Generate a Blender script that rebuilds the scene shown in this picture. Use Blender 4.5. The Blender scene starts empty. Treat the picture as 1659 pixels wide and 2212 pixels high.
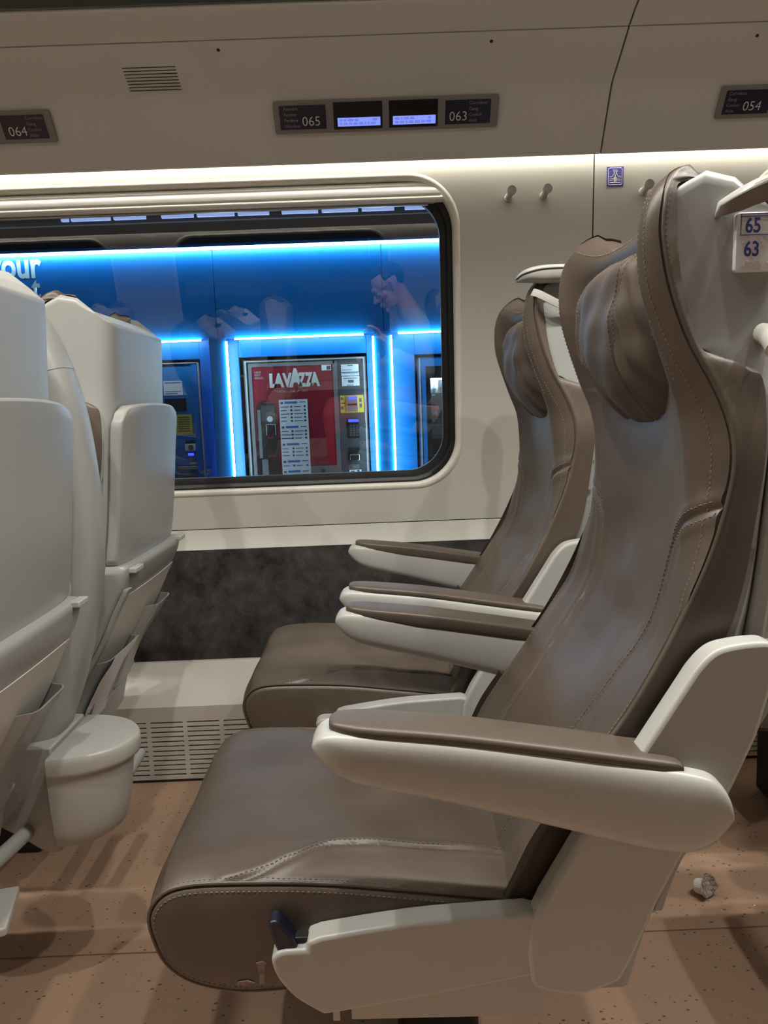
import bpy, bmesh, math, random
import numpy as np
from mathutils import Vector, Matrix
random.seed(3); rng = np.random.default_rng(3)
SC = bpy.context.scene
COL = SC.collection

# ------------------------------------------------------------------ camera, world, lights, exposure
def cam_axes(pitch, roll, yaw):
    p, r, y = (math.radians(a) for a in (pitch, roll, yaw))
    f = Vector((math.sin(y)*math.cos(p), math.cos(y)*math.cos(p), -math.sin(p)))
    rt = Vector((math.cos(y), -math.sin(y), 0)); up = rt.cross(f)
    return rt*math.cos(r) - up*math.sin(r), up*math.cos(r) + rt*math.sin(r), f
R_, U_, F_ = cam_axes(7.5, 2.15, 0.4)
cd = bpy.data.cameras.new('camera'); cam = bpy.data.objects.new('camera', cd); COL.objects.link(cam)
cam.matrix_world = Matrix(((R_.x, U_.x, -F_.x, 0), (R_.y, U_.y, -F_.y, 0), (R_.z, U_.z, -F_.z, 0.98), (0, 0, 0, 1)))
cd.sensor_fit = 'HORIZONTAL'; cd.sensor_width = 36; cd.lens = 1661/1659*36
cd.clip_start = 0.005; cd.clip_end = 60
SC.camera = cam
w = bpy.data.worlds.new('night'); SC.world = w; w.use_nodes = True
w.node_tree.nodes['Background'].inputs[0].default_value = (0.010, 0.014, 0.03, 1)
w.node_tree.nodes['Background'].inputs[1].default_value = 0.6
SC.view_settings.view_transform = 'Standard'; SC.view_settings.look = 'None'
SC.view_settings.gamma = 1; SC.view_settings.use_curve_mapping = False
SC.view_settings.exposure = 0.06
cy = SC.cycles
cy.max_bounces = 8; cy.diffuse_bounces = 4; cy.glossy_bounces = 4; cy.transmission_bounces = 6; cy.transparent_max_bounces = 12
cy.use_denoising = True
try: cy.denoiser = 'OPENIMAGEDENOISE'
except Exception: pass
cy.sample_clamp_indirect = 6
cy.caustics_reflective = True; cy.caustics_refractive = False
DOWNLIGHT_W = 31.0; COVE_E = 20.0; LED_E = 34.0; PLATFORM_W = 15.0; CEIL_W = 10.0
WARM = (1.0, 0.97, 0.905)

def lamp(name, kind, loc, energy, color, size=0.1, rot=(0, 0, 0), size_y=None, spot=None, blend=0.3):
    l = bpy.data.lights.new(name, kind); l.energy = energy; l.color = color
    if kind == 'AREA':
        l.size = size
        if size_y: l.shape = 'RECTANGLE'; l.size_y = size_y
    else:
        l.shadow_soft_size = size
        if kind == 'SPOT': l.spot_size = spot; l.spot_blend = blend
    o = bpy.data.objects.new(name, l); COL.objects.link(o); o.location = loc; o.rotation_euler = rot
    return o
DOWN_X = [-2.04, -1.58, -1.12, -0.66, -0.20, 0.26, 0.72, 1.18, 1.64, 2.1]
for x in DOWN_X:
    lamp('downlight_beam', 'SPOT', (x, 0.76, 2.13), DOWNLIGHT_W, WARM, 0.018, spot=math.radians(132), blend=0.7)
lamp('ceiling_glow', 'AREA', (0, 0.72, 2.14), CEIL_W, WARM, 4.6, size_y=0.5)
lamp('platform_fill', 'AREA', (-0.6, 4.3, 3.4), PLATFORM_W, (0.8, 0.9, 1.0), 6.0, rot=(math.radians(25), 0, 0), size_y=0.8)  # unseen fill lamp added over the platform to brighten the machine fronts

# ------------------------------------------------------------------ materials
def new_mat(name):
    m = bpy.data.materials.new(name); m.use_nodes = True
    return m, m.node_tree, m.node_tree.nodes['Principled BSDF']
def mat(name, col, rough=0.5, metal=0.0, spec=0.5, bump=0.0, bscale=400, vary=0.0, vscale=8, coat=0.0, coords='Object'):
    m, nt, b = new_mat(name); N = nt.nodes.new; L = nt.links.new
    b.inputs['Base Color'].default_value = (*col, 1); b.inputs['Roughness'].default_value = rough
    b.inputs['Metallic'].default_value = metal; b.inputs['Specular IOR Level'].default_value = spec
    b.inputs['Coat Weight'].default_value = coat
    tc = N('ShaderNodeTexCoord')
    if vary:
        n = N('ShaderNodeTexNoise'); n.inputs['Scale'].default_value = vscale; n.inputs['Detail'].default_value = 5
        L(tc.outputs[coords], n.inputs['Vector'])
        r = N('ShaderNodeValToRGB'); r.color_ramp.elements[0].position = .3; r.color_ramp.elements[1].position = .7
        r.color_ramp.elements[0].color = (*[c*(1-vary) for c in col], 1); r.color_ramp.elements[1].color = (*[min(1, c*(1+vary)) for c in col], 1)
        L(n.outputs['Fac'], r.inputs['Fac']); L(r.outputs['Color'], b.inputs['Base Color'])
    if bump:
        n = N('ShaderNodeTexNoise'); n.inputs['Scale'].default_value = bscale; n.inputs['Detail'].default_value = 3
        L(tc.outputs[coords], n.inputs['Vector'])
        bp = N('ShaderNodeBump'); bp.inputs['Strength'].default_value = bump; bp.inputs['Distance'].default_value = .001
        L(n.outputs['Fac'], bp.inputs['Height']); L(bp.outputs['Normal'], b.inputs['Normal'])
    return m
def emit(name, col, strength):
    m, nt, b = new_mat(name)
    b.inputs['Base Color'].default_value = (*[c*.5 for c in col], 1)
    b.inputs['Emission Color'].default_value = (*col, 1); b.inputs['Emission Strength'].default_value = strength
    return m
def leather(name, col, r0=.33, r1=.47):
    m, nt, b = new_mat(name); N = nt.nodes.new; L = nt.links.new
    tc = N('ShaderNodeTexCoord')
    v = N('ShaderNodeTexVoronoi'); v.inputs['Scale'].default_value = 620; v.feature = 'DISTANCE_TO_EDGE'
    n = N('ShaderNodeTexNoise'); n.inputs['Scale'].default_value = 9; n.inputs['Detail'].default_value = 6
    L(tc.outputs['Object'], v.inputs['Vector']); L(tc.outputs['Object'], n.inputs['Vector'])
    r = N('ShaderNodeValToRGB'); r.color_ramp.elements[0].color = (*[c*.86 for c in col], 1); r.color_ramp.elements[1].color = (*[c*1.14 for c in col], 1)
    r.color_ramp.elements[0].position = .3; r.color_ramp.elements[1].position = .7
    L(n.outputs['Fac'], r.inputs['Fac']); L(r.outputs['Color'], b.inputs['Base Color'])
    mr = N('ShaderNodeMapRange'); mr.inputs['To Min'].default_value = r0; mr.inputs['To Max'].default_value = r1
    L(n.outputs['Fac'], mr.inputs['Value']); L(mr.outputs['Result'], b.inputs['Roughness'])
    n2 = N('ShaderNodeTexNoise'); n2.inputs['Scale'].default_value = 14; n2.inputs['Detail'].default_value = 2
    L(tc.outputs['Object'], n2.inputs['Vector'])
    b1 = N('ShaderNodeBump'); b1.inputs['Strength'].default_value = .35; b1.inputs['Distance'].default_value = .006
    L(n2.outputs['Fac'], b1.inputs['Height'])
    b2 = N('ShaderNodeBump'); b2.inputs['Strength'].default_value = .22; b2.inputs['Distance'].default_value = .0006
    L(v.outputs['Distance'], b2.inputs['Height']); L(b1.outputs['Normal'], b2.inputs['Normal']); L(b2.outputs['Normal'], b.inputs['Normal'])
    b.inputs['Specular IOR Level'].default_value = .5
    return m
M = {}
M['leather'] = leather('brown_leather', (0.088, 0.066, 0.050))
M['soft'] = leather('brown_pillow_leather', (0.098, 0.074, 0.056), .46, .60)
M['stitch'] = mat('stitch_thread', (0.165, 0.13, 0.10), .7)
M['pad'] = mat('armrest_pad_brown', (0.092, 0.070, 0.053), .42, bump=.15, bscale=900)
M['shell'] = mat('grey_white_shell', (0.31, 0.312, 0.292), .36, bump=.03, bscale=900, vary=.03, vscale=5)
M['shell2'] = mat('grey_white_plastic', (0.41, 0.405, 0.375), .33, bump=.03, bscale=900, vary=.03, vscale=6)
M['dark'] = mat('dark_plastic', (0.012, 0.012, 0.013), .5)
M['lever'] = mat('lever_blue_black', (0.012, 0.012, 0.028), .4)
M['black'] = mat('black_rubber', (0.006, 0.006, 0.006), .45)
M['wall'] = mat('cream_wall_panel', (0.53, 0.515, 0.46), .42, bump=.05, bscale=700)
M['rack'] = mat('beige_rack_paint', (0.66, 0.635, 0.58), .5, bump=.08, bscale=700)
M['ceil'] = mat('ceiling_white', (0.62, 0.6, 0.54), .6)
M['trimgrey'] = mat('window_trim_cream', (0.66, 0.635, 0.55), .35)
M['blind'] = mat('blind_cassette_grey', (0.82, 0.81, 0.76), .4)
M['heater'] = mat('heater_cover_grey', (0.62, 0.59, 0.53), .45, bump=.05, bscale=600, vary=.05, vscale=6)
M['frame'] = mat('display_frame_grey', (0.23, 0.215, 0.20), .45)
M['card'] = mat('display_card_navy', (0.012, 0.012, 0.035), .25)
M['lcd'] = mat('display_glass_black', (0.004, 0.004, 0.004), .15)
M['lcdlit'] = emit('display_lit_strip', (0.22, 0.30, 0.95), 1.0)
M['lcdtext'] = emit('display_strip_text', (0.17, 0.22, 0.80), .85)
M['white'] = mat('white_print', (0.72, 0.70, 0.66), .5)
M['faint'] = mat('faint_print', (0.27, 0.26, 0.28), .5)
M['navy'] = mat('navy_print', (0.03, 0.035, 0.20), .5)
M['plate'] = mat('number_plate_white', (0.62, 0.6, 0.6), .3)
M['picto'] = mat('pictogram_blue', (0.10, 0.09, 0.42), .4)
M['foil'] = mat('foil_silver', (0.62, 0.62, 0.63), .22, metal=.9, bump=.6, bscale=120)
M['cupwhite'] = mat('cup_white', (0.85, 0.83, 0.76), .4)
M['steel'] = mat('brushed_steel', (0.42, 0.42, 0.40), .32, metal=.7)
M['cover'] = emit('cove_light_diffuser', (1.0, 0.96, 0.86), COVE_E)
M['downlit'] = emit('downlight_lens', (1.0, 0.88, 0.7), 6.0)
M['underside'] = mat('underside_brown', (0.16, 0.135, 0.115), .5)
M['strap'] = mat('grey_mesh_strap', (0.42, 0.40, 0.37), .8, bump=.6, bscale=900)

def suede():
    m, nt, b = new_mat('dark_suede_panel'); N = nt.nodes.new; L = nt.links.new
    tc = N('ShaderNodeTexCoord')
    n = N('ShaderNodeTexNoise'); n.inputs['Scale'].default_value = 13; n.inputs['Detail'].default_value = 8; n.inputs['Roughness'].default_value = .70; n.inputs['Distortion'].default_value = .15
    L(tc.outputs['Object'], n.inputs['Vector'])
    r = N('ShaderNodeValToRGB'); e = r.color_ramp.elements
    e[0].position = .36; e[0].color = (.024, .023, .024, 1); e[1].position = .74; e[1].color = (.092, .084, .077, 1)
    L(n.outputs['Fac'], r.inputs['Fac']); L(r.outputs['Color'], b.inputs['Base Color'])
    b.inputs['Roughness'].default_value = .95; b.inputs['Specular IOR Level'].default_value = .1
    return m
M['suede'] = suede()
def floor_mat():
    m, nt, b = new_mat('speckled_brown_linoleum'); N = nt.nodes.new; L = nt.links.new
    tc = N('ShaderNodeTexCoord')
    mp = N('ShaderNodeMapping'); mp.inputs['Scale'].default_value = (1, 1.6, 1); mp.inputs['Rotation'].default_value = (0, 0, .6)
    L(tc.outputs['Object'], mp.inputs['Vector'])
    v = N('ShaderNodeTexVoronoi'); v.inputs['Scale'].default_value = 75
    L(mp.outputs['Vector'], v.inputs['Vector'])
    sp = N('ShaderNodeSeparateColor'); L(v.outputs['Color'], sp.inputs['Color'])
    rad = N('ShaderNodeMapRange'); rad.inputs['From Min'].default_value = .45; rad.inputs['From Max'].default_value = 1; rad.inputs['To Min'].default_value = 0; rad.inputs['To Max'].default_value = .27
    L(sp.outputs['Red'], rad.inputs['Value'])
    lt = N('ShaderNodeMath'); lt.operation = 'LESS_THAN'; L(v.outputs['Distance'], lt.inputs[0]); L(rad.outputs['Result'], lt.inputs[1])
    n = N('ShaderNodeTexNoise'); n.inputs['Scale'].default_value = 260; n.inputs['Detail'].default_value = 3; L(tc.outputs['Object'], n.inputs['Vector'])
    r = N('ShaderNodeValToRGB'); r.color_ramp.elements[0].color = (.37, .235, .155, 1); r.color_ramp.elements[1].color = (.46, .30, .205, 1)
    L(n.outputs['Fac'], r.inputs['Fac'])
    mx = N('ShaderNodeMix'); mx.data_type = 'RGBA'; L(lt.outputs[0], mx.inputs['Factor']); L(r.outputs['Color'], mx.inputs['A']); mx.inputs['B'].default_value = (.12, .075, .05, 1)
    L(mx.outputs['Result'], b.inputs['Base Color']); b.inputs['Roughness'].default_value = .55
    return m
M['floor'] = floor_mat()
def glass_mat(name, tint=(1, 1, 1), mult=2.0, ior=1.5):
    m = bpy.data.materials.new(name); m.use_nodes = True; nt = m.node_tree; nt.nodes.clear(); N = nt.nodes.new; L = nt.links.new
    out = N('ShaderNodeOutputMaterial'); mix = N('ShaderNodeMixShader'); t = N('ShaderNodeBsdfTransparent'); g = N('ShaderNodeBsdfGlossy')
    t.inputs['Color'].default_value = (*tint, 1); g.inputs['Roughness'].default_value = 0.0; g.inputs['Color'].default_value = (1, 1, 1, 1)
    fr = N('ShaderNodeFresnel'); fr.inputs['IOR'].default_value = ior
    mu = N('ShaderNodeMath'); mu.operation = 'MULTIPLY'; mu.inputs[1].default_value = mult; mu.use_clamp = True
    L(fr.outputs[0], mu.inputs[0]); L(mu.outputs[0], mix.inputs[0]); L(t.outputs[0], mix.inputs[1]); L(g.outputs[0], mix.inputs[2]); L(mix.outputs[0], out.inputs[0])
    return m
M['glass'] = glass_mat('window_glass', (.93, .96, .97), 2.6)
M['rackglass'] = glass_mat('rack_edge_glass', (.42, .52, .45), 2.2)
M['blue'] = mat('station_blue_panel', (0.003, 0.19, 0.60), .4)
M['blue2'] = mat('machine_blue', (0.008, 0.18, 0.52), .4)
M['bluedark'] = mat('machine_side_black', (0.012, 0.014, 0.016), .4)
M['red'] = mat('machine_red', (0.27, 0.010, 0.03), .3)
M['mgrey'] = mat('machine_grey', (0.065, 0.068, 0.076), .4)
M['mgrey2'] = mat('machine_light_grey', (0.17, 0.17, 0.18), .4)
M['sticker'] = mat('sticker_white', (0.75, 0.78, 0.82), .5)
M['ink'] = mat('sticker_ink', (0.10, 0.10, 0.12), .6)
M['inkblue'] = mat('sticker_ink_blue', (0.05, 0.16, 0.42), .6)
M['yellow'] = mat('label_yellow', (0.62, 0.50, 0.06), .5)
M['palered'] = mat('pale_red_print', (0.45, 0.30, 0.32), .5)
M['chrome'] = mat('chrome', (0.8, 0.8, 0.8), .15, metal=1)
M['machined_edge'] = mat('aluminium_edge', (0.75, 0.78, 0.8), .25, metal=.6)
M['led'] = emit('led_strip_white', (0.62, 0.92, 1.0), LED_E)
M['lampw'] = emit('station_lamp', (0.42, 0.55, 1.0), .62)
M['bluescreen'] = emit('small_blue_display', (0.05, 0.1, 1.0), 1.5)
M['case_light'] = emit('machine_case_tube', (0.8, 0.95, 1.0), 70)
M['stationdark'] = mat('station_dark_wall', (0.012, 0.016, 0.03), .7)
M['skin'] = mat('skin', (0.64, 0.38, 0.29), .5)
M['hair'] = mat('dark_hair', (0.02, 0.015, 0.012), .55, bump=.6, bscale=300)
M['sweater'] = mat('grey_sweater', (0.40, 0.45, 0.43), .9, bump=.3, bscale=500)
M['trousers'] = mat('red_trousers', (0.55, 0.09, 0.08), .9, bump=.3, bscale=500)
M['shoe'] = mat('dark_shoe', (0.03, 0.03, 0.03), .6)

# ------------------------------------------------------------------ helpers
def link(name, me, m=None, parent=None, smooth=True, angle=35):
    if m is not None and len(me.materials) == 0: me.materials.append(m)
    if smooth:
        me.polygons.foreach_set('use_smooth', [True]*len(me.polygons))
        if angle: me.set_sharp_from_angle(angle=math.radians(angle))
    o = bpy.data.objects.new(name, me); COL.objects.link(o)
    if parent is not None: o.parent = parent
    return o
def mk(name, v, f, m, parent=None, smooth=True, angle=35, bevel=0, seg=3, solid=0):
    me = bpy.data.meshes.new(name); me.from_pydata([tuple(map(float, p)) for p in v], [], [tuple(int(i) for i in q) for q in f]); me.validate()
    bm = bmesh.new(); bm.from_mesh(me); bmesh.ops.recalc_face_normals(bm, faces=bm.faces[:]); bm.to_mesh(me); bm.free()
    o = link(name, me, m, parent, smooth, angle)
    if solid:
        s = o.modifiers.new('solid', 'SOLIDIFY'); s.thickness = solid; s.offset = 0
    if bevel:
        b = o.modifiers.new('bevel', 'BEVEL'); b.width = bevel; b.segments = seg; b.limit_method = 'ANGLE'; b.angle_limit = math.radians(38)
    return o
class MB:
    def __init__(s): s.v = []; s.f = []
    def add(s, v, f):
        b = len(s.v); s.v += [tuple(map(float, p)) for p in v]; s.f += [tuple(int(i)+b for i in q) for q in f]; return s
    def box(s, c, d, R=None):
        v = []
        for i in (-.5, .5):
            for j in (-.5, .5):
                for k in (-.5, .5):
                    p = Vector((i*d[0], j*d[1], k*d[2]))
                    if R is not None: p = R @ p
                    v.append((c[0]+p[0], c[1]+p[1], c[2]+p[2]))
        return s.add(v, [(0, 1, 3, 2), (4, 6, 7, 5), (0, 4, 5, 1), (2, 3, 7, 6), (0, 2, 6, 4), (1, 5, 7, 3)])
    def build(s, name, m, parent=None, **k): return mk(name, s.v, s.f, m, parent, **k)
def box(name, c, d, m, parent=None, bevel=.002, R=None, seg=2): return MB().box(c, d, R).build(name, m, parent, bevel=bevel, seg=seg)
def span(name, a, b, m, parent=None, bevel=.002):
    return box(name, [(a[i]+b[i])/2 for i in range(3)], [abs(b[i]-a[i]) for i in range(3)], m, parent, bevel)
def cr(pts, n=8, closed=False):
    P = np.array(pts, float); out = []; N = len(P)
    rngN = N if closed else N-1
    for i in range(rngN):
        if closed: p0, p1, p2, p3 = P[(i-1) % N], P[i], P[(i+1) % N], P[(i+2) % N]
        else: p0, p1, p2, p3 = P[max(i-1, 0)], P[i], P[i+1], P[min(i+2, N-1)]
        for k in range(n):
            t = k/n
            out.append(.5*((2*p1)+(-p0+p2)*t+(2*p0-5*p1+4*p2-p3)*t*t+(-p0+3*p1-3*p2+p3)*t**3))
    if not closed: out.append(P[-1])
    return np.array(out)
def resample(P, n):
    P = np.array(P, float); d = np.r_[0, np.cumsum(np.linalg.norm(np.diff(P, axis=0), axis=1))]; s = np.linspace(0, d[-1], n)
    return np.stack([np.interp(s, d, P[:, k]) for k in range(P.shape[1])], 1)
def sf(pts):   # smooth function through (u, value) points
    p = np.array(sorted(pts), float); d = cr(p, 8); o = np.argsort(d[:, 0], kind='stable')
    return lambda u: np.interp(u, d[o, 0], d[o, 1])
def grid_faces(nu, nv, cu=False, cv=False):
    f = []
    for i in range(nu if cu else nu-1):
        for j in range(nv if cv else nv-1):
            a = i*nv+j; b = i*nv+(j+1) % nv; c = ((i+1) % nu)*nv+(j+1) % nv; d = ((i+1) % nu)*nv+j
            f.append((a, b, c, d))
    return f
def loft(name, rings, m, parent=None, cap=True, **k):   # rings [n][m][3], each a closed loop
    rings = np.array(rings, float); nu, nv, _ = rings.shape
    f = grid_faces(nu, nv, cv=True)
    if cap: f += [tuple(range(nv-1, -1, -1)), tuple((nu-1)*nv+j for j in range(nv))]
    return mk(name, rings.reshape(-1, 3), f, m, parent, **k)
def frames(P):
    P = np.array(P, float); T = np.gradient(P, axis=0); T /= np.linalg.norm(T, axis=1)[:, None]+1e-12
    n = np.array([0, 0, 1.]) if abs(T[0][2]) < .9 else np.array([1., 0, 0]); Ns = []
    for t in T:
        n = n - t*(n@t); n /= np.linalg.norm(n)+1e-12; Ns.append(n)
    Ns = np.array(Ns); return T, Ns, np.cross(T, Ns)
def tube_data(P, r, n=10):
    P = np.array(P, float); T, Nn, B = frames(P); r = np.broadcast_to(np.array(r, float), (len(P),))
    a = np.linspace(0, 2*np.pi, n, endpoint=False)
    rings = P[:, None]+r[:, None, None]*(np.cos(a)[None, :, None]*Nn[:, None]+np.sin(a)[None, :, None]*B[:, None])
    nu = len(P); f = grid_faces(nu, n, cv=True)+[tuple(range(n-1, -1, -1)), tuple((nu-1)*n+j for j in range(n))]
    return rings.reshape(-1, 3), f
def tube(name, P, r, m, parent=None, n=12): v, f = tube_data(P, r, n); return mk(name, v, f, m, parent, angle=50)
def prism_data(poly, fr):   # poly 2D list; fr(u,v,side)->3D
    n = len(poly); v = [fr(p[0], p[1], 0) for p in poly]+[fr(p[0], p[1], 1) for p in poly]
    f = [tuple(range(n)), tuple(range(2*n-1, n-1, -1))]+[(i, i+n, (i+1) % n+n, (i+1) % n) for i in range(n)]
    return v, f
def slab_xz(name, poly, y0, y1, m, parent=None, bevel=.004, seg=3):
    v, f = prism_data(poly, lambda a, b, s: (a, (y0, y1)[s], b)); return mk(name, v, f, m, parent, bevel=bevel, seg=seg, angle=30)
def rrect(x0, x1, z0, z1, r, n=8):
    out = []
    for cx, cz, a0 in ((x1-r, z1-r, 0), (x0+r, z1-r, 90), (x0+r, z0+r, 180), (x1-r, z0+r, 270)):
        for k in range(n+1):
            a = math.radians(a0+90*k/n); out.append((cx+r*math.cos(a), cz+r*math.sin(a)))
    return out
def tag(o, label=None, cat=None, group=None, kind=None):
    if label: o['label'] = label
    if cat: o['category'] = cat
    if group: o['group'] = group
    if kind: o['kind'] = kind
    return o
def empty(name, loc=(0, 0, 0)):
    o = bpy.data.objects.new(name, None); COL.objects.link(o); o.location = loc; o.empty_display_size = .05; return o
def settle(o, loc):      # move a thing's origin to its base, leaving its parts where they are
    loc = Vector(loc); o.location = o.location+loc
    for ch in o.children: ch.location = ch.location-loc
    return o
def copy_tree(o, parent=None):
    c = o.copy(); COL.objects.link(c)
    if parent is not None: c.parent = parent
    for ch in list(o.children): copy_tree(ch, c)
    return c
class Frame:      # a flat face in the place: origin, right, up, outward normal
    def __init__(s, o, r, u): s.o = Vector(o); s.r = Vector(r).normalized(); s.u = Vector(u).normalized(); s.n = s.r.cross(s.u)
    def p(s, a, b, c=0): return s.o+s.r*a+s.u*b+s.n*c
    def slab(s, name, poly, c0, c1, m, parent=None, bevel=0):
        v, f = prism_data(poly, lambda a, b, k: s.p(a, b, (c0, c1)[k])); return mk(name, v, f, m, parent, bevel=bevel, seg=2, angle=30)
    def rect(s, name, x0, x1, z0, z1, c0, c1, m, parent=None, bevel=0, r=0):
        poly = rrect(x0, x1, z0, z1, r, 5) if r else [(x0, z0), (x1, z0), (x1, z1), (x0, z1)]
        return s.slab(name, poly, c0, c1, m, parent, bevel)
    def rects(s, name, L, c0, c1, m, parent=None):
        mb = MB()
        for x0, x1, z0, z1 in L:
            v, f = prism_data([(x0, z0), (x1, z0), (x1, z1), (x0, z1)], lambda a, b, k: s.p(a, b, (c0, c1)[k])); mb.add(v, f)
        return mb.build(name, m, parent, smooth=False)
    def disc(s, name, x, z, r, c0, c1, m, parent=None, n=24, bevel=0):
        return s.slab(name, [(x+r*math.cos(2*math.pi*k/n), z+r*math.sin(2*math.pi*k/n)) for k in range(n)], c0, c1, m, parent, bevel)
    def text(s, name, body, x, z, h, m, parent=None, c=.0006, align='LEFT', bold=0.0, sx=1.0, depth=.0004, width=None):
        cu = bpy.data.curves.new(name, 'FONT'); cu.body = body; cu.size = 1.0; cu.align_x = align; cu.extrude = 0.0; cu.offset = bold
        cu.resolution_u = 3
        ob = bpy.data.objects.new('tmp', cu); COL.objects.link(ob); bpy.context.view_layer.update()
        me = bpy.data.meshes.new_from_object(ob.evaluated_get(bpy.context.evaluated_depsgraph_get())); bpy.data.objects.remove(ob)
        co = np.zeros(len(me.vertices)*3); me.vertices.foreach_get('co', co); co = co.reshape(-1, 3)
        k = h/.72
        if width: sx = width/max(1e-6, (co[:, 0].max()-co[:, 0].min()))/k
        me.vertices.foreach_set('co', np.array([tuple(s.p(x+a*k*sx, z+b*k, c)) for a, b, _ in co]).ravel())
        me.update(); me.materials.clear(); me.materials.append(m); me.name = name
        o = link(name, me, None, parent, smooth=False); return o

# ------------------------------------------------------------------ the setting: floor, walls, ceiling
X0, X1 = -3.2, 3.2
o = span('floor', (X0, -.75, -.06), (X1, 2.2, 0), M['floor'], bevel=0); tag(o, kind='structure')
MID = .72
def wy(z): return 2.06+(1.61-z)*.09          # leaning face of the far wall above the sill
def mirror(y): return 2*MID-y
SEAM = .586
def wall_panel(name, x0, x1, wins, flip):
    zb, zt = .669, 1.70
    bm = bmesh.new(); E = []
    def loop(pts):
        vs = [bm.verts.new((x, 0, z)) for x, z in pts]
        for i in range(len(vs)): E.append(bm.edges.new((vs[i], vs[(i+1) % len(vs)])))
    loop([(x0, zb), (x1, zb), (x1, zt), (x0, zt)])
    for (a, b) in wins: loop(rrect(a, b, .765, 1.577, .13, 12))
    bmesh.ops.triangle_fill(bm, edges=E, use_beauty=True)
    ex = bmesh.ops.extrude_face_region(bm, geom=bm.faces[:])
    for v in [g for g in ex['geom'] if isinstance(g, bmesh.types.BMVert)]: v.co.y = .028
    bmesh.ops.recalc_face_normals(bm, faces=bm.faces[:])
    for v in bm.verts:
        y = wy(v.co.z)+v.co.y; v.co.y = mirror(y) if flip else y
    if flip: bmesh.ops.reverse_faces(bm, faces=bm.faces[:])
    me = bpy.data.meshes.new(name); bm.to_mesh(me); bm.free()
    o = link(name, me, M['wall'], smooth=False); tag(o, kind='structure'); return o
WL, WR = -1.14, .235
wall_panel('wall_back', X0, SEAM-.002, [(WL, WR), (-2.9, -1.53)], False)
wall_panel('wall_back.001', SEAM+.002, X1, [(.98, 2.35)], False)
wall_panel('wall_front', X0, X1, [(-1.19, .13), (-2.9, -1.55), (.52, 1.84)], True)
def strip(name, prof, x0, x1, m, kind='structure', thick=.02, bevel=0):
    # a profile in (Y, Z) swept along X with thickness going outwards
    P = np.array(prof, float); T = np.gradient(P, axis=0); T /= np.linalg.norm(T, axis=1)[:, None]; Nn = np.stack([T[:, 1], -T[:, 0]], 1)
    Q = P+Nn*thick; loop = np.r_[P, Q[::-1]]; n = len(loop)
    v = [(x0, a, b) for a, b in loop]+[(x1, a, b) for a, b in loop]
    f = [tuple(range(n)), tuple(range(2*n-1, n-1, -1))]+[(i, (i+1) % n, (i+1) % n+n, i+n) for i in range(n)]
    o = mk(name, v, f, m, bevel=bevel, angle=25)
    if kind: tag(o, kind=kind)
    return o
for flip in (0, 1):
    g = (lambda L: [(mirror(a), b) for a, b in L][::-1]) if flip else (lambda L: L)
    strip('trim_%d' % (1+4*flip), g([(2.125, .604), (2.13, .612), (2.142, .667)]), X0, X1, M['wall'])
    strip('trim_%d' % (2+4*flip), g([(2.112, .296), (2.122, .612)]), X0, X1, M['suede'])
    strip('trim_%d' % (3+4*flip), g([(1.99, .185), (1.99, .211), (2.100, .300), (2.118, .3005)]), X0, X1, M['heater'])
# black gap behind the wall joint
o = span('trim_9', (SEAM-.01, 2.1, .67), (SEAM+.01, 2.15, 1.0), M['black'], bevel=0); tag(o, kind='structure')
o = strip('trim_10', [(wy(.68)+.031, .68), (wy(1.69)+.031, 1.69)], SEAM-.02, SEAM+.02, M['black'], thick=.004)
o = span('trim_18', (X0, 2.150, .60), (X1, 2.156, .69), M['black'], bevel=0); tag(o, kind='structure')  # hidden black backing added to block blue light leaking through the sill joint
# heater cover face with real slots
mb = MB(); zs = [.1672-.0134*k for k in range(12)]
mb.box(((X0+X1)/2, 1.996, (.185+.1694)/2), (X1-X0, .012, .185-.1694)); mb.box(((X0+X1)/2, 1.996, .0085), (X1-X0, .012, .017-.000))
for k in range(11): mb.box(((X0+X1)/2, 1.996, (zs[k]+zs[k+1])/2), (X1-X0, .012, zs[k]-zs[k+1]-.0044))
xs = -.539-.0985*26
while xs < X1:
    mb.box((xs-.0058, 1.9959, .0935), (.0116, .0124, .153)); xs += .0985
o = mb.build('trim_4', M['heater'], smooth=False); tag(o, kind='structure')
o = span('trim_11', (X0, 2.03, 0), (X1, 2.05, .19), M['black'], bevel=0); tag(o, kind='structure')
o = span('baseboard_back', (X0, 1.988, 0), (X1, 2.004, .006), M['dark'], bevel=0); tag(o, kind='structure')
o = span('trim_12', (X0, mirror(1.99)-.02, 0), (X1, mirror(1.99), .19), M['heater'], bevel=0); tag(o, kind='structure')
# ceiling
a = np.linspace(0, 1, 25); P = [(1.60-1.76*t, 2.02+.16*math.sin(math.pi*t)) for t in a]
strip('ceiling', P[::-1], X0, X1, M['ceil'], thick=.03)
for flip, nm in ((0, 'trim_19'), (1, 'trim_20')):
    P = [(2.085, 1.69), (2.08, 1.84), (1.60, 2.035)]
    strip(nm, [(mirror(a_), b_) for a_, b_ in P][::-1] if flip else P, X0, X1, M['ceil'], thick=.02)
for s, nm in ((X0, 'wall_left'), (X1, 'wall_right')):
    o = span(nm, (s-.03, -.75, 0), (s, 2.2, 2.25), M['wall'], bevel=0); tag(o, kind='structure')

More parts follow.
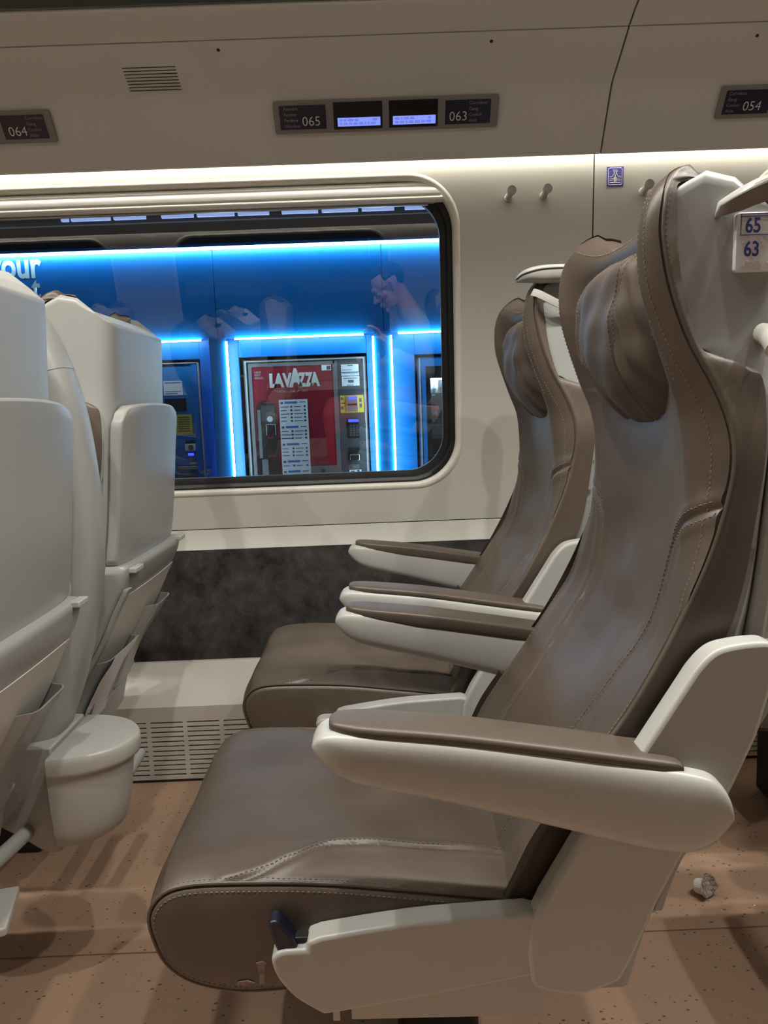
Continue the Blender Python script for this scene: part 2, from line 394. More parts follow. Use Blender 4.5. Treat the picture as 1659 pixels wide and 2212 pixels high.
# luggage racks: swept fascia, shelf, glass edge
RP = [(2.036, 1.606), (2.012, 1.594), (2.004, 1.597), (1.914, 1.721), (1.790, 1.790), (1.742, 1.818), (1.722, 1.838), (1.718, 1.850), (1.728, 1.858), (1.9, 1.86), (2.1, 1.86)]
RPs = [(2.040, 1.612), (2.030, 1.603), (2.020, 1.5975), (2.011, 1.594), (2.006, 1.5955), (2.002, 1.600), (1.955, 1.6665), (1.922, 1.712), (1.914, 1.721), (1.903, 1.729), (1.850, 1.757), (1.7925, 1.7887), (1.7945, 1.7925), (1.7925, 1.7938), (1.7892, 1.7905), (1.760, 1.804), (1.738, 1.811), (1.726, 1.8155), (1.7195, 1.820), (1.719, 1.826), (1.726, 1.832), (1.745, 1.834), (1.9, 1.836), (2.12, 1.836)]
def rack(name, x0, x1, flip, label):
    P = [(mirror(a), b) for a, b in RPs][::-1] if flip else RPs
    o = strip(name, P, x0, x1, M['rack'], kind=None, thick=.012)
    tag(o, label, 'luggage rack')
    y = 1.714 if not flip else mirror(1.714)
    bm = MB().box(((x0+x1)/2, y, 1.879), (x1-x0-.01, .009, .106)); bm.build('glass_edge', M['rackglass'], o, bevel=.002)
    return o
RA = rack('luggage_rack', X0, SEAM-.0022, False, 'long beige overhead luggage rack running above the train window')
RB = rack('luggage_rack', SEAM+.0022, X1, False, 'beige overhead luggage rack section right of the dark vertical joint')
RC = rack('luggage_rack', X0, X1, True, 'overhead luggage rack of the opposite side seen only reflected in the window')
o = strip('trim_13', [(p[0]+.010, p[1]+.006) for p in RPs[3:20]], SEAM-.012, SEAM+.012, M["black"], thick=.003)
# cove lights behind the rack lips
for flip in (0, 1):
    y0, y1 = (2.018, 2.046) if not flip else (mirror(2.046), mirror(2.018))
    o = span('cove_light', (X0, y0, 1.640), (X1, y1, 1.648), M['cover'], bevel=0)
    tag(o, ['slim strip light hidden behind the rack lip washing the window wall', 'slim strip light above the opposite windows seen only as a reflection'][flip], 'light')
    o = span('trim_%d' % (14+flip), (X0, min(y0, y1)-.03, 1.650), (X1, max(y0, y1)+.03, 1.656), M['wall'], bevel=0); tag(o, kind='structure')
# downlights in the ceiling
for i, x in enumerate(DOWN_X):
    a = np.linspace(0, 2*np.pi, 24, endpoint=False)
    v = [(x+.03*math.cos(t), .76+.03*math.sin(t), 2.166) for t in a]+[(x+.024*math.cos(t), .76+.024*math.sin(t), 2.150) for t in a]
    o = mk('downlight', v, [tuple(range(24)), tuple(range(47, 23, -1))]+[(k, (k+1) % 24, (k+1) % 24+24, k+24) for k in range(24)], M['downlit'])
    tag(o, 'small round downlight in the row along the ceiling above the aisle', 'light', 'ceiling downlights above the aisle')

# ------------------------------------------------------------------ windows
def wf(x, z, d, flip):
    y = wy(z)+d; return (x, mirror(y) if flip else y, z)
def ringwin(name, rings, m, parent, flip, cap=False):
    R = [[wf(x, z, d, flip) for x, z in loop] for loop, d in rings]
    f = grid_faces(len(R), len(R[0]), cv=True)
    if cap: f.append(tuple((len(R)-1)*len(R[0])+j for j in range(len(R[0]))))
    return mk(name, [p for r in R for p in r], f, m, parent, angle=40)
def window(n, a, b, flip, detail=True):
    w_ = empty('window_%d' % n); tag(w_, kind='structure')
    L = lambda e: rrect(a+e, b-e, .765+e, 1.577-e, .13-min(e, .06)*.6, 14)
    ringwin('window_trim', [(L(-.004), -.0005), (L(.0), -.004), (L(.004), -.005), (L(.009), -.003), (L(.013), .004), (L(.016), .03), (L(.016), .05)], M['trimgrey'], w_, flip)
    ringwin('gasket', [(L(.014), .018), (L(.020), .016), (L(.028), .02), (L(.031), .032), (L(.036), .033), (L(.046), .036), (L(.046), .055)], M['black'], w_, flip)
    G = L(.040)
    v = [wf(x, z, .046, flip) for x, z in G]+[wf(x, z, .052, flip) for x, z in G]; k = len(G)
    # one pane: a single reflecting face in a real 6 mm sheet's place
    mk('pane', v[:k], [tuple(range(k))], M['glass'], w_, smooth=False)
    return w_
W1 = window(1, WL, WR, False)
window(2, .98, 2.35, False); window(3, -1.19, .13, True); window(4, .52, 1.84, True); window(5, -2.9, -1.55, True); window(6, -2.9, -1.53, False)
# rolled blind cassette under the top of the window
def blind(x0, x1, label):
    prof = [(.010, 1.5605), (.004, 1.556), (.002, 1.552), (.003, 1.5475), (.002, 1.547), (-.004, 1.541), (-.008, 1.533), (-.0085, 1.528), (-.006, 1.525), (-.004, 1.5242), (-.009, 1.521), (-.0115, 1.517), (-.0105, 1.513), (-.006, 1.511), (.030, 1.512), (.034, 1.565)]
    prof = [(wy(z)-.001+d, z) for d, z in prof]; n = len(prof)
    v = [(x0, y, z) for y, z in prof]+[(x1, y, z) for y, z in prof]
    f = [tuple(range(n)), tuple(range(2*n-1, n-1, -1))]+[(i, (i+1) % n, (i+1) % n+n, i+n) for i in range(n)]
    o = empty('roller_blind'); tag(o, label, 'blind')
    # the ends follow the rounded window corner
    vv = []
    for (x, y, z) in v:
        r = .13; dz = z-(1.577-r); lim = .018+(r-math.sqrt(max(0, r*r-max(0, dz)**2)))
        vv.append((max(WL+lim, min(WR-lim, x)), y, z))
    mk('cassette', vv, f, M['blind'], o, angle=25)
    MB().box(((x0+x1)/2, wy(1.5085)+.02, 1.5085), (x1-x0-.15, .012, .005)).build('pull_bar', M['steel'], o, bevel=.002)
    return o
blind(WL, WR, 'pale ridged roller blind rolled up under the top of the window')
# maker's mark printed on the glass
FG = Frame((0, wy(.81)+.0455, .81), (1, 0, 0), (0, -.09, 1))
def glass_mark():
    o = empty('glass_marking'); tag(o, 'small dark oval mark printed low on the window glass', 'sticker')
    mb = MB(); x0 = -.476; z0 = .017
    for rx, rz, t in ((.0105, .0075, .0009), (.0045, .0038, .0016)):
        P = [FG.p(x0+rx*math.cos(u), z0+rz*math.sin(u), -.0003) for u in np.linspace(0, 2*math.pi, 25)]
        v, f = tube_data(P, t*.5, 4); mb.add(v, f)
    for (xa, za, xb, zb) in ((-.505, .024, -.496, .012), (-.496, .012, -.494, .021), (-.4915, .012, -.4915, .021), (-.489, .010, -.489, .022), (-.484, .002, -.478, .002), (-.474, .002, -.470, .002)):
        v, f = tube_data([FG.p(xa, za, -.0003), FG.p(xb, zb, -.0003)], .0006, 4); mb.add(v, f)
    mb.build('print', M['ink'], o); settle(o, FG.p(-.485, .015))
glass_mark()

# ------------------------------------------------------------------ things on the rack and wall
AE = Vector((0, -.094, .125)).normalized()
FA = Frame((0, 2.004, 1.597), (1, 0, 0), AE)                       # lower facet of the rack fascia
FB = Frame((0, 1.914, 1.721), (1, 0, 0), (0, -.124, .069))          # upper facet
def words(fr, par, lines, x, z, h, align='LEFT', pitch=.0132):
    for i, l in enumerate(lines): fr.text('word', l, x, z-i*pitch, h, M['faint'], par, c=.0062, align=align)
IT_A = ['Corridoio', 'Gang', 'Couloir', 'Aisle']; IT_W = ['Finestra', 'Fenster', 'Fenêtre', 'Window']
def display(x0, x1, cards, screens, label):
    o = empty('seat_display'); tag(o, label, 'seat number display')
    made = []
    made.append(FA.rect('display_frame', x0, x1, .068, .1405, -.002, .0045, M['frame'], o, bevel=.0015, r=.006))
    for (a, b, num, nx, lines, lx, al) in cards:
        c = FA.rect('number_card', a, b, .0785, .1315, .004, .0056, M['card'], o); made.append(c)
        made.append(FA.text('number', num, nx, .0862, .0215, M['white'], c, c=.0062, bold=-.008))
        for i, l in enumerate(lines): made.append(FA.text('word', l, lx, .1215-i*.0128, .0074, M['faint'], c, c=.0062, align=al))
    for (a, b) in screens:
        s = FA.rect('screen', a, b, .0755, .1355, .004, .0056, M['lcd'], o); made.append(s)
        lo = .010
        l = FA.rect('lit_strip', a+lo-.001, b-lo+.005, .082, .1012, .0054, .0060, M['lcdlit'], s); made.append(l)
        q = []
        for r_ in range(2):
            xx = a+lo+.004
            while xx < b-lo-.012:
                ww = random.uniform(.004, .014); q.append((xx, min(xx+ww, b-lo), .085+.008*r_, .0905+.008*r_)); xx += ww+.003+(.03 if r_ == 1 and xx > a+.045 and xx < a+.06 else 0)
        made.append(FA.rects('strip_characters', q, .0060, .0061, M['lcdtext'], l))
    return settle(o, FA.p((x0+x1)/2, .104, 0))
display(-.213, .322, [(-.199, -.089, '065', -.147, IT_W, -.1885, 'LEFT'), (.195, .303, '063', .204, IT_A, .2515, 'LEFT')], [(-.071, .045), (.061, .177)], 'grey seat display with numbers 065 and 063 and two lit screens above window')
display(-1.27, -.736, [(-1.256, -1.146, '066', -1.20, IT_W, -1.245, 'LEFT'), (-.857, -.753, '064', -.845, IT_A, -.797, 'LEFT')], [(-1.128, -1.012), (-.996, -.88)], 'grey seat display with number 064 at the left edge of the rack')
display(.848, 1.383, [(.862, .972, '054', .908, IT_A, .868, 'LEFT')], [(.99, 1.106), (1.122, 1.238)], 'grey seat display with number 054 on the rack right of the joint')
o = FB.rects('speaker_vent', [(-.536, -.417, .0238+.0083*k-.0009, .0238+.0083*k+.0009) for k in range(8)], 0, .0004, M['dark']); tag(o, 'small grille of eight thin dark slots in the rack fascia', 'vent')
for x, z, lb in ((-.313, .1181, 'tiny black screw hole in the rack fascia right of the vent slots'), (.288, .1168, 'tiny black screw hole in the rack fascia just left of the dark joint'), (.88, .1084, 'tiny black screw hole at the far right of the rack fascia')):
    o = FB.disc('screw_hole', x, z, .0038, -.001, .0006, M['dark'], n=14); tag(o, lb, 'screw hole')
WN = Vector((0, -1, -.09)).normalized()
def coat_hook(x, z, label):
    base = Vector((x, wy(z), z)); o = empty('coat_hook', base); tag(o, label, 'coat hook')
    r_ = [.0115, .0115, .010, .0082, .0078, .0078, .0095, .0115, .012, .0118, .010]; d = [-.002, .002, .004, .006, .012, .030, .036, .042, .048, .050, .0515]
    axis = (WN+Vector((0, 0, .22))).normalized()
    P = [axis*k for k in d]; v, f = tube_data(P[0:5]+P[4:5], [r_[0], r_[1], r_[2], r_[3], r_[4], r_[4]], 20)
    mk('peg', *tube_data([axis*-.002, axis*.003, axis*.005, axis*.012, axis*.034, axis*.040], [.0115, .0112, .009, .008, .0082, .009], 20), M['shell2'], o)
    mk('knob', *tube_data([axis*.036, axis*.040, axis*.043, axis*.050, axis*.0515, axis*.052], [.008, .0105, .0117, .0117, .0112, .0095], 24), M['shell2'], o)
coat_hook(.366, 1.512, 'white wall coat hook nearest the window'); coat_hook(.457, 1.513, 'white wall coat hook just left of the panel joint'); coat_hook(.714, 1.515, 'white wall coat hook right of the blue pictogram, half behind headrest')
FW = Frame((0, wy(1.554), 1.554), (1, 0, 0), (0, -.09, 1))
def picto():
    o = FW.rect('pictogram', .619, .662, -.024, .024, 0, .0009, M['picto']); tag(o, 'small blue pictogram sticker of coat hangers on the wall panel', 'sticker')
    mb = MB(); c0 = .6405
    def line(P, r=.0006):
        v, f = tube_data([FW.p(c0+a, b, .0009) for a, b in P], r, 4); mb.add(v, f)
    rr = rrect(-.0175, .0175, -.0195, .0205, .004, 4); line(rr+rr[:1], .0007)
    for s in (-1, 1):
        line([(s*.0005, -.001), (s*.0015, .006), (s*.0035, .011), (s*.0055, .014), (s*.0045, .0165), (s*.0022, .0165), (s*.0012, .014), (s*.0025, .009), (s*.0055, .004), (s*.0065, .0005), (s*.0145, .0)])
        line([(s*.0145, -.0035), (s*.0075, -.0035), (s*.006, -.0055), (s*.0145, -.0075)]); line([(s*.0145, -.0095), (s*.0065, -.0095), (s*.0035, -.002)])
    line([(-.0145, -.0145), (.0145, -.0145)], .001)
    v, f = prism_data([(-.0035, -.012), (.0035, -.012), (.004, -.001), (-.004, -.001)], lambda a, b, k: FW.p(c0+a, b, (.0008, .0014)[k])); mb.add(v, f)
    mb.build('drawing', M['white'], o)
picto()

# ------------------------------------------------------------------ the seat, facing -X, origin on the floor under its middle line
XF = sf([(.43, .128), (.446, .135), (.493, .158), (.563, .205), (.654, .267), (.714, .305), (.789, .328), (.848, .337), (.90, .337), (.96, .331), (1.01, .314), (1.06, .297), (1.10, .286), (1.135, .283), (1.17, .285), (1.195, .292), (1.21, .302), (1.218, .315), (1.2235, .33), (1.226, .347)])
XS = sf([(.43, .122), (.459, .136), (.502, .157), (.54, .183), (.607, .233), (.654, .266), (.72, .303), (.78, .331), (.825, .349), (.869, .362), (.903, .369), (.932, .370), (.961, .365), (.994, .352), (1.037, .330), (1.084, .313), (1.121, .304), (1.157, .300), (1.192, .305), (1.21, .313), (1.218, .322), (1.2235, .334), (1.226, .349)])
XR = sf([(.43, .175), (.506, .209), (.595, .272), (.646, .323), (.718, .367), (.778, .387), (.867, .402), (.93, .410), (.99, .410), (1.01, .398), (1.025, .36), (1.035, .342), (1.093, .326), (1.156, .319), (1.192, .319), (1.203, .326), (1.208, .352), (1.214, .374), (1.22, .380), (1.2235, .376), (1.226, .368)])
WH = sf([(.43, .212), (.70, .214), (.90, .212), (.98, .204), (1.06, .196), (1.15, .193), (1.185, .191), (1.203, .185), (1.213, .178), (1.2215, .171), (1.226, .161)])
DISH = sf([(.43, .006), (.50, .012), (.60, .019), (.72, .024), (.80, .018), (.90, .015), (.96, .022), (1.02, .050), (1.08, .070), (1.14, .064), (1.19, .036), (1.226, .016)])
TC = sf([(.43, .80), (.85, .80), (.95, .80), (1.03, .87), (1.226, .90)])
SAG = sf([(.43, 0), (1.03, 0), (1.12, .010), (1.19, .029), (1.226, .036)])
YI = cr([(.212, .866), (.185, .852), (.160, .838), (.145, .822), (.136, .800), (.128, .74), (.120, .66), (.113, .58), (.108, .50), (.106, .43)], 6)   # inner seam (|y|, z)
def back_x(t, z):      # leather front surface; t in [-1,1] across, z level
    a = np.abs(t); tc = TC(z); k = np.clip(a/tc, 0, 1); pw = np.where(z > 1.0, 2.6, 2.0)
    x = XF(z)+DISH(z)*(1-k**pw)
    q = np.clip((a-tc)/(1-tc), 0, 1)
    x = x+(np.maximum(XS(z)-XF(z), .004))*q**2.2
    y = a*WH(z)
    d = np.full(np.shape(x), 1.0)
    for i in range(len(YI)-1):
        ax, az = YI[i]; bx, bz = YI[i+1]; L2 = (bx-ax)**2+(bz-az)**2
        u = np.clip(((y-ax)*(bx-ax)+(z-az)*(bz-az))/L2, 0, 1)
        d = np.minimum(d, np.hypot(y-ax-u*(bx-ax), z-az-u*(bz-az)))
    x = x+.0035*np.exp(-(d/.0028)**2)-.0022*np.exp(-((d-.010)/.008)**2)
    # soft sags of worn leather on the back
    x = x+.008*np.exp(-((t-.02)/.26)**2-((z-.665)/.050)**2)-.006*np.exp(-((t-.12)/.3)**2-((z-.585)/.045)**2)+.007*np.exp(-((t-.25)/.22)**2-((z-.80)/.045)**2)-.004*np.exp(-((t-.05)/.3)**2-((z-.735)/.03)**2)
    return x
def back_pt(t, z):
    t = np.asarray(t, float); z = np.asarray(z, float)
    return np.stack([back_x(t, z), t*WH(z), z-SAG(z)*(1-np.abs(t)**3.5)], -1)
def dashes(P, Nn, L=.0036, gap=.0024, r=.0007):     # stitches along a polyline, lying on its surface
    P = np.array(P); d = np.r_[0, np.cumsum(np.linalg.norm(np.diff(P, axis=0), axis=1))]; mb = MB(); s = 0
    while s+L < d[-1]:
        a = np.array([np.interp(s, d, P[:, k]) for k in range(3)]); b = np.array([np.interp(s+L, d, P[:, k]) for k in range(3)])
        n = np.array([np.interp(s, d, Nn[:, k]) for k in range(3)]); n /= np.linalg.norm(n)+1e-9
        tdir = (b-a)/L; sd = np.cross(tdir, n); o_ = n*r*.8
        v = [a+sd*r-n*r+o_*0, a-sd*r-n*r, b-sd*r-n*r, b+sd*r-n*r, a*.8+b*.2+sd*r*.7+o_, a*.8+b*.2-sd*r*.7+o_, a*.2+b*.8-sd*r*.7+o_, a*.2+b*.8+sd*r*.7+o_]
        mb.add(v, [(0, 1, 2, 3), (4, 7, 6, 5), (0, 4, 5, 1), (1, 5, 6, 2), (2, 6, 7, 3), (3, 7, 4, 0)]); s += L+gap
    return mb
def merge(name, mbs, m, parent):
    A = MB()
    for q in mbs: A.add(q.v, q.f)
    return tag(A.build(name, m, parent, angle=0, smooth=False), kind='stuff')

def make_seat():
    S = empty('train_seat')
    # ---- backrest leather: one grid round the front and both sides
    zz = np.r_[np.linspace(.43, 1.19, 270), np.linspace(1.1915, 1.226, 26)]
    tt = np.sin(np.linspace(-1, 1, 151)*math.pi/2*.86)/math.sin(math.pi/2*.86)
    sd = np.r_[0, .0015, .003, .0045, .006, .009, .012, .016]                # side offsets from the seam (m), then fractions
    rows = []
    for z in zz:
        W = float(WH(z)); xs = float(XS(z)); xr = float(XR(z)); D = max(xr-xs, .004)
        offs = [min(s, D*.6) for s in sd]+[D*.6+(D-min(D*.6, .016))*0+ (D-D*.6)*k for k in (.25, .5, .75, 1)] if D*.6 < .016 else list(sd)+list(np.linspace(.016, D, 5)[1:])
        side = []
        for o_ in offs:
            g = .0035*math.exp(-(o_/.0017)**2)-.0012*math.exp(-((o_-.006)/.004)**2)
            yy = W-g-.006*(o_/max(D, .02))**2
            side.append((xs+o_, yy, z))
        fr = back_pt(tt, np.full_like(tt, z))
        left = [(x, -y, c) for x, y, c in side][::-1]
        right = side
        if True:   # soften front-to-side turn
            fr[0] = (xs-.001, -W+.0035, fr[0][2]); fr[-1] = (xs-.001, W-.0035, fr[-1][2])
        rows.append(left+[tuple(p) for p in fr]+right)
    G = np.array(rows); nu, nv, _ = G.shape
    rear = np.clip(G[-20:, :, 0]-.340, 0, 1); G[-20:, :, 2] -= rear*.95
    f = grid_faces(nu, nv)
    f += [(i*nv, (i+1)*nv, (i+1)*nv+nv-1, i*nv+nv-1) for i in range(nu-1) if zz[i] < 1.14]            # rear closing sheet
    last = (nu-1)*nv; ns = len(rows[0])//2-75
    fr_ = G[-1, ns:ns+151]; Vx = [G.reshape(-1, 3)]; base = nu*nv; prev = [last+ns+j for j in range(151)]
    for dx, dz in ((.010, -.0005), (.018, -.004), (.020, -.030)):
        Vx.append(np.stack([np.maximum(fr_[:, 0]+dx, .366+dx*.3-.02*(dx < .015)), fr_[:, 1], fr_[:, 2]+dz], 1)); cur = list(range(base, base+151)); base += 151
        f += [(prev[j], prev[j+1], cur[j+1], cur[j]) for j in range(150)]; prev = cur
    f += [tuple(last+j for j in range(ns+1))+(prev[0],), tuple(last+ns+150+j for j in range(ns+1))+(prev[-1],)]
    f += [tuple(range(nv))]
    B = mk('backrest', np.concatenate(Vx), f, M['leather'], S, angle=70)
    st = []
    zc = np.linspace(.455, 1.205, 140)
    for s in (-1, 1):
        for off, fl in ((.0062, 1), (-.0065, 0)):
            P = []; Nn = []
            for z in zc:
                W = float(WH(z))
                if fl: P.append((float(XS(z))+off, s*(W+.0002), z)); Nn.append((0, s, 0))
                else:
                    p = back_pt(s*(1-.011/W), z); P.append(tuple(p)); Nn.append((-.8, s*.6, 0))
            st.append(dashes(P, np.array(Nn, float)))
        for dy in (-.0055, .0055):
            q = YI[np.linspace(0, len(YI)-1, 60).astype(int)]
            P = [tuple(back_pt(s*min((y+dy)/float(WH(z)), .985), z-(abs(dy) if z > .82 else 0)*np.sign(dy))) for y, z in q if z > .44]
            st.append(dashes([(x-.0004, y, z) for x, y, z in P], np.tile([-.9, 0, .3], (len(P), 1))))
    # rim stitch on the headrest wings and across the top
    zt = np.linspace(1.0, 1.205, 50)
    for s in (-1, 1):
        P = [tuple(back_pt(s*.90, z)) for z in zt]; st.append(dashes([(x-.0003, y, z) for x, y, z in P], np.tile([-1., 0, 0], (50, 1))))
    th = np.linspace(-.9, .9, 70); P = [tuple(back_pt(t, 1.212)) for t in th]; st.append(dashes([(x-.0006, y, z+.0006) for x, y, z in P], np.tile([-.8, 0, .6], (70, 1))))
    merge('stitching', st, M['stitch'], B)
    # ---- headrest pillow
    XL = sf([(.952, .352), (.958, .343), (.98, .322), (1.027, .289), (1.06, .284), (1.093, .281), (1.144, .288), (1.162, .300), (1.172, .316), (1.176, .335)])
    PW = sf([(.952, .088), (.96, .103), (.985, .118), (1.03, .131), (1.08, .143), (1.13, .150), (1.155, .149), (1.168, .140), (1.176, .118)])
    zz = np.r_[np.linspace(.952, .968, 8), np.linspace(.972, 1.16, 66), np.linspace(1.163, 1.176, 8)]; tt = np.linspace(-1, 1, 101)
    T, Z = np.meshgrid(tt, zz); Wd = PW(Z); y = T*Wd
    a = np.abs(T); roll = .072*(1-np.sqrt(np.clip(1-a**3.4, 0, 1)))
    sy = .062+.014*np.sin((Z-1.0)*10)+.018*np.clip((Z-1.05)/.12, -.8, 1)
    groove = np.exp(-((np.abs(y)-sy)/.0028)**2)
    out_ = np.clip((np.abs(y)-sy)/.02, 0, 1)
    wr = (np.sin(y*190+2.2*np.sin(Z*15+1)+Z*18*np.sign(y))*.0042+np.sin(y*310+Z*40*np.sign(y)+2*np.sin(Z*30))*.0016+np.sin(y*115-Z*24+.8)*.0024)*out_*(1.2-.7*np.clip((Z-.97)/.2, 0, 1))
    lump = (.0034*np.sin(y*34+Z*42+.6)*np.sin(Z*46-y*23)+.0012*np.sin(y*90+Z*75))*(1-.5*out_)
    X = XL(Z)+roll+.0035*groove+wr+lump
    Zs = np.where(Z > 1.08, 1.08+(Z-1.08)*.82, Z)-.004*T**2*np.clip((Z-1.05)/.1, 0, 1)
    Fp = np.stack([X, y, Zs], -1); Bk = np.stack([np.full_like(X, 0)+XL(Z)*.0+np.maximum(X+.004, .372), y*.96, Zs], -1)
    nu, nv = X.shape; V = np.r_[Fp.reshape(-1, 3), Bk.reshape(-1, 3)]; o_ = nu*nv
    f = grid_faces(nu, nv)+[tuple(np.array(q)+o_) for q in grid_faces(nu, nv)]
    f += [(i, i+1, i+1+o_, i+o_) for i in range(nv-1)]+[(o_-nv+i, o_-nv+i+1, 2*o_-nv+i+1, 2*o_-nv+i) for i in range(nv-1)]
    f += [(i*nv, (i+1)*nv, (i+1)*nv+o_, i*nv+o_) for i in range(nu-1)]+[(i*nv+nv-1, (i+1)*nv+nv-1, (i+1)*nv+nv-1+o_, i*nv+nv-1+o_) for i in range(nu-1)]
    Pl = mk('headrest_pillow', V, f, M['soft'], S, angle=60)
    st = []
    for s in (-1, 1):
        for dd in (-.005, .005):
            P = []
            for i in range(3, nu-3):
                yy = s*(float(sy[i, 0])+dd); P.append((np.interp(yy, y[i], X[i])-.0003, yy, np.interp(yy, y[i], Zs[i])))
            st.append(dashes(P, np.tile([-1., 0, 0], (len(P), 1))))
        P = [(float(X[i, 50+s*46]), float(y[i, 50+s*46]), float(Zs[i, 50+s*46])) for i in range(4, nu-4)]; st.append(dashes(P, np.tile([-.7, s*.7, 0], (len(P), 1))))
    P = [(float(X[-6, j])-.0003, float(y[-6, j]), float(Zs[-6, j])) for j in range(6, 95)]; st.append(dashes(P, np.tile([-.8, 0, .6], (len(P), 1))))
    merge('stitching', st, M['stitch'], Pl)
    # ---- cushion
    prof = cr([(.21, .415), (.128, .430), (.026, .445), (-.076, .458), (-.168, .463), (-.225, .463), (-.254, .456), (-.270, .441), (-.276, .424), (-.273, .402), (-.262, .372), (-.238, .349), (-.202, .336), (-.156, .331), (-.05, .338), (.15, .352)], 14)
    prof = resample(prof, 210); Tn = np.gradient(prof, axis=0); Tn /= np.linalg.norm(Tn, axis=1)[:, None]; Nn = np.stack([Tn[:, 1], -Tn[:, 0]], 1)   # outward (up / forward)
    W = .212; tt = np.sin(np.linspace(-1, 1, 141)*math.pi/2*.86)/math.sin(math.pi/2*.86)
    top = 1/(1+np.exp((np.arange(210)-118)/7.))      # 1 on the seat top, 0 underneath
    CI = cr([(-.185, .2115), (-.150, .199), (-.115, .176), (-.085, .155), (-.06, .147), (.03, .140), (.21, .134)], 6)
    V = []
    for i, (px, pz) in enumerate(prof):
        yy = tt*W; a = np.abs(tt)
        crown = .013*(1-a**8)-.006*(1-np.clip(a/.62, 0, 1)**3)*np.clip((px+.16)/.1, 0, 1)
        d = np.full(yy.shape, 1.)
        for k in range(len(CI)-1):
            ax, ay = CI[k]; bx, by = CI[k+1]; u = np.clip(((px-ax)*(bx-ax)+(np.abs(yy)-ay)*(by-ay))/((bx-ax)**2+(by-ay)**2), 0, 1)
            d = np.minimum(d, np.hypot(px-ax-u*(bx-ax), np.abs(yy)-ay-u*(by-ay)))
        crown = crown-top[i]*(.0035*np.exp(-(d/.0028)**2)-.0018*np.exp(-((d-.009)/.006)**2))
        crown = crown+top[i]*.0022*np.sin(yy*38+px*21)*np.sin(px*33+1.7-yy*12)*(1-a**4)
        crown = crown*(.35+.65*np.clip(1-i/150, 0, 1)) if i > 100 else crown
        V.append(np.stack([px+Nn[i, 0]*crown, yy, pz+Nn[i, 1]*crown], 1))
    V = np.array(V); nu, nv, _ = V.shape; f = grid_faces(nu, nv, cu=True)
    VV = [V.reshape(-1, 3)]; n0 = nu*nv; cen = prof.mean(0)
    for s, j in ((-1, 0), (1, nv-1)):
        prev = [i*nv+j for i in range(nu)]
        for ins, dy in ((.0016, -.0035), (.004, .002), (.010, .004), (.03, .006)):
            ring = np.stack([prof[:, 0]-Nn[:, 0]*ins, np.full(nu, s*(W+dy)), prof[:, 1]-Nn[:, 1]*ins], 1); ids = list(range(n0, n0+nu)); VV.append(ring); n0 += nu
            f += [(prev[i], prev[(i+1) % nu], ids[(i+1) % nu], ids[i]) for i in range(nu)]; prev = ids
        f.append(tuple(prev))
    Cu = mk('seat_cushion', np.concatenate(VV), f, M['leather'], S, angle=75)
    st = []
    for s in (-1, 1):
        P = [(prof[i, 0]-Nn[i, 0]*.0075, s*(W+.0034), prof[i, 1]-Nn[i, 1]*.0075) for i in range(6, 150, 2)]; st.append(dashes(P, np.tile([0., s, 0], (len(P), 1))))
        P = [tuple(V[i, 5 if s < 0 else nv-6]) for i in range(6, 150, 2)]; st.append(dashes(P, np.tile([0., 0, 1.], (len(P), 1))))
        for dd in (-.006, .006):
            P = []
            for (cx, cyy) in CI[::2]:
                i = int(np.argmin(np.abs(prof[:100, 0]-cx))); yv = s*min(cyy+dd, W-.004)
                P.append((float(np.interp(yv, V[i, :, 1], V[i, :, 0])), yv, float(np.interp(yv, V[i, :, 1], V[i, :, 2]))+.0002))
            st.append(dashes(P, np.tile([0., 0, 1.], (len(P), 1))))
    merge('stitching', st, M['stitch'], Cu)
    # piping roll along the cushion edge
    for s in (-1, 1):
        mb = MB(); v, f = tube_data([(prof[i, 0]-Nn[i, 0]*.0002, s*(W-.0015), prof[i, 1]-Nn[i, 1]*.0002+.0004) for i in range(0, 165, 2)], .0022, 8); mb.add(v, f); mb.build('piping', M['leather'], Cu)
    # ---- upper shell behind the headrest and back
    ZT = lambda x: np.interp(x, [.30, .335, .35, .365, .385, .405, .428, .45], [1.190, 1.207, 1.2135, 1.2105, 1.2040, 1.192, 1.171, 1.160])
    XB = sf([(.69, .400), (.75, .407), (.83, .415), (.93, .424), (1.0, .428), (1.1, .434), (1.17, .438), (1.22, .439)])
    XA = sf([(.69, .345), (.72, .362), (.78, .382), (.87, .396), (.93, .404), (.985, .404), (1.003, .392), (1.022, .352), (1.034, .340), (1.093, .324), (1.156, .318), (1.195, .318), (1.22, .33)])
    SW = sf([(.69, .196), (.8, .203), (.95, .199), (1.05, .188), (1.22, .1855)])
    rings = []
    for r in np.r_[np.linspace(0, .6, 26), np.linspace(.61, .72, 16), np.linspace(.73, .985, 24), .992, 1.0]:
        zb = .70+r*(1.20-.70); xa, xb, Wd = float(XA(zb)), float(XB(zb)), float(SW(zb)); e = .012 if r == 1.0 else (.004 if r > .99 else 0)
        rc = .028; xi = max(xa, min(.398, xb-.02) if zb > .99 else xa); half = [(xi, Wd*.5), (xi, Wd-.016), (xa, Wd-.010), (xa+.001, Wd-.001), (xa+(xb-xa)*.25, Wd), (xa+(xb-xa)*.5, Wd)]+[(xb-rc+rc*math.sin(u)*1.0, Wd-rc+rc*math.cos(u)) for u in np.linspace(0, math.pi/2*.93, 8)]
        half += [(xb+.004*(1-(k/.8)**2), Wd*k) for k in (.7, .5, .25)]
        loop = [(x, -y) for x, y in half]+[(xb+.004, 0)]+[(x, y) for x, y in half[::-1]]
        ring = []
